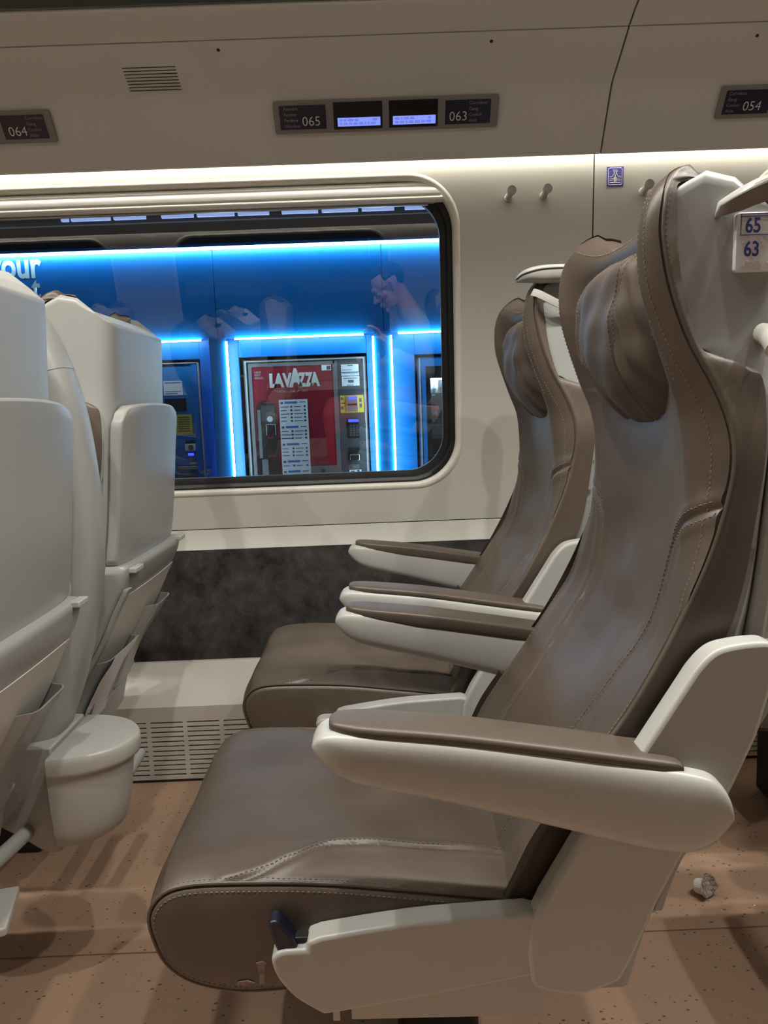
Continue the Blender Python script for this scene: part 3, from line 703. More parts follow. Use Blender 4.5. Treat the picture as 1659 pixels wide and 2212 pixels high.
        for x, y in loop:
            x2 = x-e*.6 if x > (xa+xb)/2 else x+e*.2; y2 = y*(1-e*2)
            zt = float(ZT(x))-.062*(1-min(1, abs(y)/Wd)**3.5)*max(0, min(1, 1-(x-.34)/.09))
            ring.append((x2, y2, .70+r*(zt-.70)))
        rings.append(ring)
    Us = loft('upper_shell', rings, M['shell'], S, angle=40)
    # ---- lower back panel with magazine pockets
    XB2 = sf([(.24, .262), (.25, .265), (.345, .285), (.41, .301), (.47, .324), (.55, .371), (.62, .406), (.66, .428), (.69, .438), (.705, .441)])
    XA2 = sf([(.24, .20), (.35, .15), (.42, .165), (.506, .215), (.595, .276), (.646, .326), (.705, .358)])
    rings = []
    for z in np.r_[np.linspace(.30, .69, 34), .699, .704]:
        xa, xb = float(XA2(z)), float(XB2(z)); Wd = .206-.02*(z < .42)*(.42-z)/.17; e = .005 if z > .702 else (.0015 if z > .695 else 0); rc = .014
        half = [(xa, Wd-.01), (xa+.02, Wd)]+[(xb-rc+rc*math.sin(u)-e, Wd-rc+rc*math.cos(u)-e) for u in np.linspace(0, math.pi/2, 6)]+[(xb+.006*(1-k*k)-e, Wd*k) for k in (.8, .55, .3)]
        rings.append([(x, -y, z) for x, y in half]+[(xb+.006-e, 0, z)]+[(x, y, z) for x, y in half[::-1]])
    Bp = loft('back_panel', rings, M['shell'], S, angle=35)
    def curved(name, y0, y1, z0, z1, off, th, m, par, zf=None, n=18, r=.02):
        ny = 14; R = []
        out = []; inn = []
        for i in range(n):
            a = i/(n-1); ro = []; ri = []
            for j in range(ny):
                b = j/(ny-1); y = y0+(y1-y0)*b; zt = z1 if zf is None else zf(y); z = z0+(zt-z0)*a
                inset = 0
                x = float(XB2(z))+.006*(1-min(1, abs(y)/.206)**2)+(off(a)*(1-abs(2*b-1)**10) if callable(off) else off)
                ro.append((x+th/2, y, z)); ri.append((x-th/2, y, z))
            out.append(ro); inn.append(ri)
        V = np.array(out+inn).reshape(-1, 3); k = n*ny; f = grid_faces(n, ny)+[tuple(np.array(q)+k) for q in grid_faces(n, ny)]
        f += [(i, i+1, i+1+k, i+k) for i in range(ny-1)]+[(k-ny+i, k-ny+i+1, 2*k-ny+i+1, 2*k-ny+i) for i in range(ny-1)]
        f += [(i*ny, (i+1)*ny, (i+1)*ny+k, i*ny+k) for i in range(n-1)]+[(i*ny+ny-1, (i+1)*ny+ny-1, (i+1)*ny+ny-1+k, i*ny+ny-1+k) for i in range(n-1)]
        return mk(name, V, f, m, par, bevel=.0018, seg=2, angle=40)
    dk = curved('pocket_recess', -.165, .185, .40, .640, .0015, .003, M['heater'], Bp)
    curved('magazine_pocket', -.170, .045, .375, .505, lambda a: .005+.020*a, .004, M['shell'], Bp)
    curved('magazine_pocket', .052, .192, .375, .565, lambda a: .005+.024*a, .004, M['shell'], Bp)
    curved('side_rail', -.200, -.178, .40, .66, .004, .010, M['shell'], Bp)
    tube('rim', [(float(XB2(.40-.035*(1-(y/.19)**2)))+.005, y, .395-.035*(1-(y/.19)**2)) for y in np.linspace(-.185, .19, 24)], .0045, M['shell'], Bp, 8)
    # ---- tray table folded against the back
    TX = sf([(.69, .424), (.715, .430), (.80, .442), (.90, .452), (.97, .460), (1.0, .464), (1.02, .466)])
    n = 26; out = []; inn = []; ny = 22
    for i in range(n):
        a = i/(n-1); z = .700+a*(1.014-.700); q = max(0, (z-(1.014-.05))/.05); shrink = .05*(1-math.sqrt(max(0, 1-q*q))); qb = max(0, (.715-z)/.015); shrink += .012*qb*qb
        ro = []; ri = []
        for j in range(ny):
            b = -1+2*j/(ny-1); y = .006+b*(.202-shrink); x = float(TX(z))-.012*abs(b)**4+.0; zz_ = z-.006*(b*b)*(a > .9)
            ro.append((x, y, zz_)); ri.append((x-.022, y, zz_))
        out.append(ro); inn.append(ri)
    V = np.array(out+inn).reshape(-1, 3); k = n*ny; f = grid_faces(n, ny)+[tuple(np.array(q)+k) for q in grid_faces(n, ny)]
    f += [(i, i+1, i+1+k, i+k) for i in range(ny-1)]+[(k-ny+i, k-ny+i+1, 2*k-ny+i+1, 2*k-ny+i) for i in range(ny-1)]
    f += [(i*ny, (i+1)*ny, (i+1)*ny+k, i*ny+k) for i in range(n-1)]+[(i*ny+ny-1, (i+1)*ny+ny-1, (i+1)*ny+ny-1+k, i*ny+ny-1+k) for i in range(n-1)]
    Tr = mk('tray_table', V, f, M['shell'], S, bevel=.0045, seg=3, angle=40)
    MB().box((.444, .175, .700), (.016, .040, .010)).build('hinge', M['shell2'], Tr, bevel=.002); MB().box((.444, -.165, .694), (.016, .05, .010)).build('hinge', M['shell2'], Tr, bevel=.002)
    # ---- armrests with pads, side brackets
    AT = sf([(-.078, .640), (-.074, .648), (-.066, .654), (-.05, .6555), (.0, .6505), (.075, .641), (.17, .625), (.26, .609), (.31, .600), (.335, .592), (.349, .575), (.353, .552)])
    AB = sf([(-.078, .636), (-.074, .630), (-.066, .620), (-.05, .607), (-.02, .595), (.075, .570), (.17, .542), (.26, .516), (.31, .508), (.335, .517), (.349, .535), (.353, .548)])
    for s in (-1, 1):
        rings = []
        for x in np.r_[-.0785, -.076, -.071, -.064, np.linspace(-.054, .30, 22), .312, .322, .330, .336, .341, .345, .348, .350, .3515, .3525]:
            zt, zb = float(AT(x)), float(AB(x)); zc_, h = (zt+zb)/2, (zt-zb)/2
            e = np.clip((x+.0785)/.04, 0.0, 1); wd = .032*(.45+.55*math.sqrt(1-(1-e)**2)) if e < 1 else .032
            wd += .004*np.clip((x-.22)/.1, 0, 1)
            u = np.linspace(0, 2*np.pi, 33)[:-1]; pw = .34
            cc = np.sign(np.cos(u))*np.abs(np.cos(u))**pw; ss = np.sign(np.sin(u))*np.abs(np.sin(u))**.46
            rings.append([(x, s*.238+wd*c_*(1-.10*(s_ < 0)*abs(s_)), zc_+h*s_) for c_, s_ in zip(cc, ss)])
        A_ = loft('armrest', rings, M['shell2'], S, angle=60)
        rings = []
        for x in np.r_[-.060, -.0585, -.054, -.046, np.linspace(-.03, .285, 16), .298, .303, .3045]:
            e = np.clip((x+.060)/.045, 0, 1); wd = .0275*(.30+.70*math.sqrt(1-(1-e)**2)); wd *= 1-.12*np.clip((x-.285)/.02, 0, 1)
            hh = .0075*(math.sqrt(max(0, 1-(1-min(1, (x+.060)/.012+.25))**2)))*(1-.55*np.clip((x-.292)/.0125, 0, 1)**2)
            zt = float(AT(x))+.004
            u = np.linspace(0, 2*np.pi, 29)[:-1]; cc = np.sign(np.cos(u))*np.abs(np.cos(u))**.5; ss = np.sign(np.sin(u))*np.abs(np.sin(u))**.7
            ti = float(np.clip((x+.060)/.12, 0, 1))**.6*float(np.clip((.3045-x)/.02, 0, 1))
            ring = []
            for c_, s_ in zip(cc, ss):
                inner = -s*c_ > 0
                ring.append((x, s*.238+(wd+.0068*ti if inner else wd)*c_, zt-.002+(hh if s_ > 0 else (.010+.018*ti if inner else .010))*s_))
            rings.append(ring)
        loft('armrest_pad', rings, M['pad'], A_, angle=60)
        outl = [(.145, .36)]+list(map(tuple, cr([(.150, .352), (.170, .345), (.193, .341), (.215, .345), (.243, .356)], 4)))+[(.256, .380), (.283, .446), (.309, .498), (.355, .559), (.385, .628), (.402, .690)]+list(map(tuple, cr([(.405, .708), (.403, .722), (.396, .730), (.380, .731), (.36, .729), (.343, .725), (.330, .716), (.318, .702)], 4)))+[(.262, .614), (.203, .529), (.160, .455), (.146, .425), (.1425, .393)]
        y0, y1 = s*.222, s*.252
        v, f = prism_data(outl, lambda a, b, k: (a, (y0, y1)[k], b)); mk('side_bracket', v, f, M['shell2'], S, bevel=.009, seg=4, angle=30)
    # ---- seat pan, under plate, lever, pedestal, footrest
    pan = list(map(tuple, cr([(-.096, .3385), (-.112, .351), (-.127, .371), (-.133, .386), (-.134, .398), (-.127, .4045), (-.118, .4065)], 4)))+[(-.096, .4125), (-.0955, .4215)]+list(map(tuple, cr([(-.081, .4265), (-.03, .4335), (.024, .4395), (.08, .4425), (.143, .4445)], 4)))+[(.19, .43), (.20, .37), (.145, .364), (.021, .343), (-.06, .331), (-.081, .3285)]
    pan = [(a, b-.006 if b > .41 else b) for a, b in pan]
    for s in (-1, 1):
        v, f = prism_data(pan, lambda a, b, k: (a, (s*.2185, s*.249)[k], b)); mk('side_skirt', v, f, M['shell2'], S, bevel=.006, seg=4, angle=30)
    MB().box((.06, 0, .335), (.24, .42, .04)).build('seat_pan', M['dark'], S, bevel=.004)
    v, f = prism_data([(-.053, .292), (.168, .287), (.168, .345), (-.053, .345)], lambda a, b, k: (a, (-.214, -.206)[k], b)); mk('under_plate', v, f, M['shell2'], S, bevel=.001, seg=2)
    MB().box((-.069, -.225, .318), (.008, .006, .03)).build('peg', M['shell2'], S, bevel=.001)
    lv = list(map(tuple, cr([(-.136, .434), (-.131, .4385), (-.124, .4355), (-.110, .416), (-.106, .402), (-.110, .3925), (-.118, .390), (-.126, .398), (-.133, .418)], 4, closed=True)))
    v, f = prism_data(lv, lambda a, b, k: (a, (-.222, -.2445)[k], b)); Lv = mk('recline_lever', v, f, M['lever'], S, bevel=.003, seg=3)
    MB().box((-.098, -.233, .4115), (.03, .010, .005)).build('lever_slot', M['dark'], Lv, bevel=.001)
    MB().box((.06, .10, .16), (.12, .16, .31)).build('pedestal', M['dark'], S, bevel=.01)
    return S
seat = make_seat()
SEATS = [('L1', -.92, 1.01, 'grey-white seat back nearest the left edge, tray table folded up, cropped by frame'),
         ('L2', -.92, 1.64, 'grey-white window seat seen from behind with folded tray and dark leather peeking over top'),
         ('S1', 0, 1.01, 'large brown leather aisle seat in the foreground with 65 and 63 plate'),
         ('S2', 0, 1.64, 'brown leather window seat behind the large aisle seat'),
         ('R1', .92, 1.01, 'brown leather aisle seat of the next row beyond the right edge'),
         ('R2', .92, 1.64, 'brown leather window seat of the next row, armrest just showing at right edge'),
         ('O1', -1.84, -.28, 'single leather seat across the aisle, farthest left in the window reflection'),
         ('O2', -.90, -.28, 'single leather seat across the aisle ahead of the seated person'),
         ('O3', .04, -.28, 'single leather seat across the aisle in which the person sits'),
         ('O4', .96, -.28, 'single leather seat across the aisle behind the seated person')]
ST = {}
def drop_lever(o):      # only the aisle seats carry the recline lever on the near side
    for ch in list(o.children):
        if ch.name.startswith('recline_lever'):
            for g in list(ch.children): bpy.data.objects.remove(g)
            bpy.data.objects.remove(ch)
for i, (k, x, y, lab) in enumerate(SEATS):
    o = seat if i == 0 else copy_tree(seat)
    o.location = (x, y, 0); tag(o, lab, 'seat', 'reclining train seats'); ST[k] = o
for k in ('S2', 'L2', 'R2'): drop_lever(ST[k])

# ---- pieces that only some seats carry
def add_handle_aisle(S):
    P = cr([(.361, -.188, 1.176), (.370, -.198, 1.181), (.384, -.207, 1.187), (.402, -.211, 1.193), (.420, -.205, 1.197), (.430, -.186, 1.198)], 6)
    rings = []
    for i, p in enumerate(P):
        k = i/(len(P)-1); h = .004+.003*min(1, k*2.5); d = .006+.006*min(1, k*3)
        rings.append([(p[0]+.25*(b), p[1]+a, p[2]+b) for a, b in ((-d, -h*.2), (-d*.9, h*.5), (-d*.4, h*1.0), (d*.4, h*1.05), (d, h*.6), (d*1.1, -h*2.6), (d*.4, -h*2.8))])
    H = loft('grab_handle', rings, M['shell2'], S, bevel=.0015, seg=2, angle=40)
    loft('underside', [[(x, y-.0010, z-.0006) for x, y, z in (r[0], r[6], (r[6][0], r[6][1]+.003, r[6][2]+.002), (r[0][0], r[0][1]+.003, r[0][2]+.001))] for r in rings], M['underside'], H, bevel=.0006, seg=2)  # brown strip along the lower side of the handle
    K = MB(); v, f = tube_data(cr([(.412, -.185, 1.046), (.409, -.205, 1.042), (.406, -.220, 1.035), (.405, -.230, 1.027)], 5), [.011]*15+[.0115], 16); mk('coat_knob', v, f, M['shell2'], S)
    F = Frame((.3775, -.1895, 1.1085), (1, 0, 0), (0.02, 0, 1))
    pl = F.rect('number_plate', 0, .060, 0, .0595, -.004, .003, M['plate'], S, bevel=.0012, r=.004)
    F.text('number', '65', .0092, .0392, .0150, M['navy'], pl, c=.0034, bold=.022, sx=.80); F.text('number', '63', .0086, .0158, .0150, M['navy'], pl, c=.0034, bold=.022, sx=.80)
    mb = MB()
    for (a, b, c_, d) in ((.0048, .056, .0575, .0582), (.0048, .056, .0548, .0555), (.0048, .056, .0365, .0372), (.0048, .0055, .0365, .0582)):
        v, f = prism_data([(a, c_), (b, c_), (b, d), (a, d)], lambda p, q, k: F.p(p, q, (.003, .0033)[k])); mb.add(v, f)
    mb.build('border', M['navy'], pl, smooth=False)
    mb = MB()
    for z0 in (.0295, .0065):
        for q in [(0, 2), (1, 2), (2, 2), (3, 2), (5, 2), (6, 2), (0, 1), (1, 1), (4, 1), (0, 0), (-.6, 0), (3, 0), (5, 0), (6, 1), (7, 0), (8, 2), (9, 1)]:
            v, f = tube_data([F.p(.0108+q[0]*.0026-.0006*(2-q[1]), z0+q[1]*.0021, .003), F.p(.0108+q[0]*.0026-.0006*(2-q[1]), z0+q[1]*.0021, .0036)], .0006, 6); mb.add(v, f)
    mb.build('braille', M['plate'], pl)
add_handle_aisle(ST['S1'])
def add_handle_window(S):
    T = cr([(.270, -.176, 1.211), (.280, -.188, 1.217), (.305, -.196, 1.2225), (.335, -.198, 1.224), (.37, -.197, 1.223), (.41, -.194, 1.219)], 6); rings = []
    for i, p in enumerate(T):
        k = min(1, i/(len(T)-1)*3.2+.12); wd = .019*k**.6; h = .0075*k**.5; hb = .004+.020*min(1, i/(len(T)-1)*2.2)
        rings.append([(p[0], p[1]+wd*c, p[2]+(h*s if s > 0 else hb*s)) for c, s in [(math.copysign(abs(math.cos(u))**.6, math.cos(u)), math.copysign(abs(math.sin(u))**.8, math.sin(u))) for u in np.linspace(0, 2*math.pi, 25)[:-1]]])
    H = loft('grab_handle', rings, M['shell2'], S, angle=60)
    tube('edge_line', [(p[0]-.0008, p[1]-.0195*min(1, i/(len(T)-1)*3.2+.12)**.6, p[2]-.001) for i, p in enumerate(T)], .0011, M['dark'], H, 6)
    P = cr([(.296, -.196, 1.185), (.306, -.205, 1.180), (.322, -.208, 1.171), (.345, -.206, 1.160), (.38, -.200, 1.152)], 6)
    rings = [[(p[0]+b*.5, p[1]+a, p[2]+b) for a, b in ((-.002, -.006), (-.003, 0), (-.002, .006), (.002, .006), (.003, 0), (.002, -.006))] for p in P]
    loft('strap', rings, M['strap'], H, angle=60)
add_handle_window(ST['S2'])

# ------------------------------------------------------------------ column and waste bin between the two front seat backs
def seat_column():
    sil = cr([(-.600, 1.196), (-.572, 1.187), (-.544, 1.160), (-.524, 1.124), (-.504, 1.069), (-.492, 1.020), (-.484, .970), (-.478, .900), (-.4755, .83), (-.477, .77), (-.483, .71), (-.498, .631), (-.526, .541), (-.560, .455), (-.575, .428)], 6)
    T = np.gradient(sil, axis=0); T /= np.linalg.norm(T, axis=1)[:, None]; N2 = np.stack([-T[:, 1], T[:, 0]], 1)   # to the back-left
    def ring(i, tap):
        p = sil[i]; n = N2[i]*np.sign(-N2[i][0]+1e-9) if abs(N2[i][0]) > .3 else np.array([N2[i][0], -abs(N2[i][1])]); D = .055*tap; Wd = .050*tap
        out = []
        for u in np.linspace(0, 2*math.pi, 29)[:-1]:
            c = math.copysign(abs(math.cos(u))**.55, math.cos(u)); s = math.copysign(abs(math.sin(u))**.75, math.sin(u))
            out.append((p[0]+n[0]*(D-D*s), 1.305+Wd*c, p[1]+n[1]*(D-D*s)))
        return out
    C = empty('seat_column'); tag(C, 'curved grey-white column rising from the bin between the two front seat backs', 'column')
    n = len(sil); cut = int(np.argmin(np.abs(sil[:, 1]-1.067)))
    lp = lambda k, t=1.0: [tuple(np.array(p)*(1-k)+np.array(q)*k) for p, q in zip(ring(cut-1, t), ring(cut, t))]
    loft('column_cap', [ring(i, min(1, .55+.45*(i+1)/10)) for i in range(0, cut)]+[lp(.9)], M['shell'], C, angle=60)
    loft('column_post', [ring(i, 1+.30*np.clip((.62-sil[i, 1])/.2, 0, 1)) for i in range(cut, n)], M['shell'], C, angle=60)
    loft('joint', [lp(.88, .97), lp(1.0, .97)], M['dark'], C)
    return settle(C, (-.56, 1.305, .43))
seat_column()
def D_ring(sc, z, cx=-.554, cy_=1.276, a=.121, b=.097, dz=0.0, n=26):
    pts = [(cx+a*sc*math.cos(u), cy_+b*(.3+.7*sc if sc < 1 else sc)*math.sin(u)) for u in np.linspace(-math.pi/2, math.pi/2, n)]
    return [(x, y, z+dz*(x-cx)/a) for x, y in pts]
B = empty('waste_bin'); tag(B, 'grey-white D-shaped waste bin with flat lid between the front seats', 'waste bin')
loft('bin_body', [D_ring(s, z, cx=-.556) for s, z in ((.55, .278), (.68, .281), (.74, .288), (.80, .306), (.86, .34), (.90, .38), (.93, .405), (.935, .412))], M['shell2'], B, bevel=.002, seg=2, angle=45)
loft('bin_lid', [D_ring(s, z, cx=-.552) for s, z in ((.965, .409), (.985, .411), (1.0, .416), (1.0, .432), (.99, .4385), (.965, .442), (.93, .4425))], M['shell2'], B, angle=50)
hb = list(map(tuple, cr([(-.560, .445), (-.60, .446), (-.64, .446), (-.70, .44), (-.74, .40), (-.72, .35), (-.66, .31), (-.62, .285), (-.590, .264), (-.566, .258), (-.560, .262)], 4)))
v, f = prism_data(hb, lambda a, b, k: (a, (1.222, 1.372)[k], b)); mk('bin_housing', v, f, M['shell2'], B, bevel=.012, seg=4, angle=30)
settle(B, (-.58, 1.276, .258))
# foot bars under the front seats
def footbar(P, r, label):
    o = tube('footrest_bar', P, r, M['shell'], None, 16); tag(o, label, 'footrest'); return o
footbar(cr([(-.543, 1.610, .256), (-.546, 1.55, .248), (-.550, 1.47, .238), (-.556, 1.42, .23)], 5), .0125, 'grey footrest bar reaching out from behind the waste bin')
footbar(cr([(-.612, 1.219, .300), (-.607, 1.12, .316), (-.612, 1.0, .33), (-.62, .86, .33)], 5), .0125, 'grey footrest bar low at the left edge under the tray seat')
v, f = prism_data([(-.572, 1.100), (-.545, 1.0), (-.70, .93), (-.70, 1.07)], lambda a, b, k: (a, b, (.268, .281)[k])); o = mk('footrest_flap', v, f, M['shell2'], None, bevel=.003); tag(o, 'pale pointed footrest flap near the floor at the left edge', 'footrest')
# folded leaflet stuck in the pocket of the far front seat
def leaflet():
    bx = -.92; y0 = 1.64
    def p(a, b): z = .36+.16*b; x = bx+float(np.interp(z, [.24, .345, .41, .47, .55], [.262, .285, .301, .324, .371]))+.006+.010+.022*np.clip((z-.375)/.13, 0, 1); return (x, y0-.165+.145*a, z)
    n = 10; V = [p(i/(n-1), j/(n-1)) for i in range(n) for j in range(n)]; V2 = [(x+.0012, y, z) for x, y, z in V]
    f = grid_faces(n, n); k = n*n; F2 = f+[tuple(np.array(q)+k) for q in f]
    F2 += [(i, i+1, i+1+k, i+k) for i in range(n-1)]+[(k-n+i, k-n+i+1, 2*k-n+i+1, 2*k-n+i) for i in range(n-1)]+[(i*n, (i+1)*n, (i+1)*n+k, i*n+k) for i in range(n-1)]+[(i*n+n-1, (i+1)*n+n-1, (i+1)*n+n-1+k, i*n+n-1+k) for i in range(n-1)]
    o = mk('leaflet', V+V2, F2, M['plate']); tag(o, 'pale folded leaflet tucked in the pocket of the far front seat', 'leaflet')
    mb = MB()
    for q in range(4):
        a = .06+.075*q; P = [p(a, .05), p(a, .20+.03*q)]
        v, f = tube_data([(x+.0014, y, z) for x, y, z in P], .0011, 5); mb.add(v, f)
    mb.build('printed_bars', M['ink'], o)
leaflet()

# ------------------------------------------------------------------ floor details
o = span('trim_16', (X0, 1.312, 0), (X1, 1.330, .0035), M['floor'], bevel=.001); tag(o, kind='structure')
def creamer():
    o = empty('creamer_cup'); tag(o, 'small white ribbed creamer cup with torn foil lid lying on the floor', 'cup')
    ax = Vector((.66, -.70, .22)).normalized(); base = Vector((.603, 1.418, .0185)); a1 = ax.cross(Vector((0, 0, 1))).normalized(); a2 = a1.cross(ax)
    rings = []
    for d, r in ((0, .0105), (.001, .0125), (.004, .0135), (.018, .0155), (.0215, .0162), (.022, .0195), (.0232, .0197), (.0235, .0165), (.021, .0150)):
        rings.append([tuple(base+ax*d+(a1*math.cos(u)+a2*math.sin(u))*(r*(1+.03*math.cos(24*u)*(.003 < d < .020)))) for u in np.linspace(0, 2*math.pi, 97)[:-1]])
    loft('cup', rings, M['cupwhite'], o, angle=50)
    n = 14; V = []
    C_ = base+ax*.0242
    for i in range(n):
        for j in range(n):
            a = -.019+.038*i/(n-1); b = -.019+.046*j/(n-1); rr = math.hypot(a, b if b < .010 else b*.7)
            s = min(1, .019/max(rr, 1e-6)); a *= s; b *= s
            lift = .0012*math.sin(a*400)+.0015*math.sin(b*350+a*120)+max(0, -(b+.004))*0+max(0, a-.006)*.9
            V.append(tuple(C_+a1*(-a)+a2*b+ax*(.001+lift)))
    mk('foil_lid', V, grid_faces(n, n), M['foil'], o, angle=60, solid=.0004)
    for ch in o.children: ch.location = (0, 0, 0)
    settle(o, (.612, 1.405, 0))
creamer()
for (x, y, s) in ((.700, 1.372, .0022), (-.49, 1.70, .0018)):
    mb = MB().box((x, y, .0012), (s*2.2, s, .002), Matrix.Rotation(.7, 3, 'Z')); o = mb.build('crumb', M['cupwhite'], smooth=False); tag(o, 'tiny pale crumb on the floor %s' % ('right of the creamer cup' if x > 0 else 'beside the heater grille'), 'crumb')

# ------------------------------------------------------------------ outside: the platform with vending machines
YW = 5.5
FO = Frame((0, YW, 0), (1, 0, 0), (0, 0, 1)); FM = Frame((0, 5.78, 0), (1, 0, 0), (0, 0, 1))
o = span('wall_outside', (-5, 5.8, -.8), (4, 6.4, 4.2), M['stationdark'], bevel=0); tag(o, kind='structure')
o = span('floor_outside', (-5, 2.6, -.7), (4, 6.4, -.62), M['stationdark'], bevel=0); tag(o, kind='structure')
# upper blue fascia made of panels
xs = [-3.94, -2.68, -1.085, .085, 1.34, 2.6]
for i in range(5):
    o = span('blue_fascia_panel', (xs[i]+.002, YW+.03, 1.525), (xs[i+1]-.002, YW+.09, 2.155), M['blue'], bevel=.001)
    tag(o, ['blue fascia panel with white lettering', 'blue fascia panel left above the blue machine', 'wide blue fascia panel above the red coffee machine', 'blue fascia panel behind the reflected head, right end', 'blue fascia panel beyond the window edge'][i] if i != 1 else 'blue fascia panel bearing the ends of white letters', 'wall panel')
o['label'] = 'blue fascia panel farthest right beyond the window edge'
o = span('led_canopy', (-4, YW-.02, 2.14), (3, YW+.03, 2.16), M['blue'], bevel=.001); tag(o, 'slim blue ledge holding the upper light strip over the vending wall', 'ledge')
def led(name, x0, z0, x1, z1, y, label, t=.012):
    o = span(name, (min(x0, x1)-t/2*(x0 == x1), y, min(z0, z1)-t/2*(z0 == z1)), (max(x0, x1)+t/2*(x0 == x1), y+.012, max(z0, z1)+t/2*(z0 == z1)), M['led'], bevel=0); tag(o, label, 'light strip')
led('led_strip', -4, 2.130, -.517, 2.130, YW-.012, 'long white light strip along the top of blue wall, left part', .014)
led('led_strip', -.509, 2.130, 3, 2.130, YW-.012, 'white light strip along the top of blue wall, right part', .014)
led('led_strip', -.963, 1.517, -.06, 1.517, YW+.01, 'white light strip just above the red coffee machine', .010)
led('led_strip', .184, 1.517, 1.2, 1.517, YW+.01, 'white light strip above the snack machine at window edge', .010)
led('led_strip', -2.4, 1.517, -1.20, 1.517, YW+.01, 'white light strip above the blue machine at left', .010)
led('led_strip', -1.018, -.6, -1.018, 1.50, YW-.012, 'bright upright light strip left of the red coffee machine', .013)
led('led_strip', .0055, -.6, .0055, 1.50, YW-.012, 'upright light strip right of the red coffee machine', .011)
led('led_strip', .1335, -.6, .1335, 1.50, YW-.012, 'upright light strip left of the snack machine', .011)
led('led_strip', -1.1502, -.6, -1.1502, 1.50, YW+.11, 'upright light strip deep beside the blue machine', .011)
# piers between the machines: front face, glowing side returns
for i, (a, b, lab) in enumerate(((-1.143, -1.028, 'dark blue pier between blue and red machines'), (.012, .127, 'dark blue pier between red coffee machine and snack machine'))):
    o = span('blue_pier', (a, YW, -.62), (b, YW+.30, 1.53), M['blue'], bevel=.002); tag(o, lab, 'pier')
def board(name, a, b, m, label, cat='surround'):
    o = span(name, a, b, m, bevel=.001); tag(o, label, cat)
yb = (YW+.10, YW+.14)
board('head_board', (-.955, yb[0], 1.395), (-.045, yb[1], 1.525), M['blue'], 'bright blue board right above the red coffee machine')
board('head_board', (-2.2, yb[0], 1.395), (-1.235, yb[1], 1.525), M['blue'], 'bright blue board right above the blue machine')
board('head_board', (.300, yb[0], 1.37), (1.25, yb[1], 1.525), M['blue'], 'bright blue board right above the snack machine')
board('side_board', (-1.026, yb[0], -.62), (-.957, yb[1], 1.525), M['blue'], 'glowing blue board along the left side of the coffee machine')
board('side_board', (-.043, yb[0], -.62), (.010, yb[1], 1.525), M['blue'], 'glowing blue board along the right side of the coffee machine')
board('side_board', (.130, yb[0], -.62), (.298, yb[1], 1.525), M['blue'], 'broad glowing blue board left of the snack machine')
board('side_board', (-1.233, yb[0], -.62), (-1.157, yb[1], 1.525), M['blue'], 'glowing blue board right of the blue machine')
# lettering on the fascia (only the ends show past the seats)
FS = Frame((0, YW+.0295, 0), (1, 0, 0), (0, 0, 1))
M['lettering'] = mat('lettering_pale', (.62, .80, .86), .5)
for body, xr_, z, h in (('your', -2.276, 1.988, .178), ('t', -2.292, 1.845, .150), ('o', -2.285, 1.67, .15)):
    o = FS.text('lettering', body, xr_, z, h, M['lettering'], None, c=.002, align='RIGHT', bold=.028, sx=.76)
    tag(o, {'your': 'white word ending in our on the blue fascia at left', 't': 'white letter t below the word on the blue fascia', 'o': 'white rounded letter lowest on the blue fascia behind the seat'}[body], 'lettering')
# station lamps high up
for i, (a, b) in enumerate(((-2.02, -1.975), (-1.955, -1.70), (-1.675, -1.465), (-1.36, -1.15), (-1.125, -.88), (-.855, -.65), (-.565, -.325), (-.30, -.06), (-.035, .18), (.25, .47))):
    o = span('station_lamp', (a, YW-.2, 2.296), (b, YW-.17, 2.334), M['lampw'], bevel=.001); tag(o, 'pale blue station lamp in the row just under the rolled blind', 'light', 'row of station lamps under the blind')
o = span('trim_17', (-4, YW-.16, 2.28), (3, YW-.12, 2.55), M['stationdark'], bevel=0); tag(o, kind='structure')

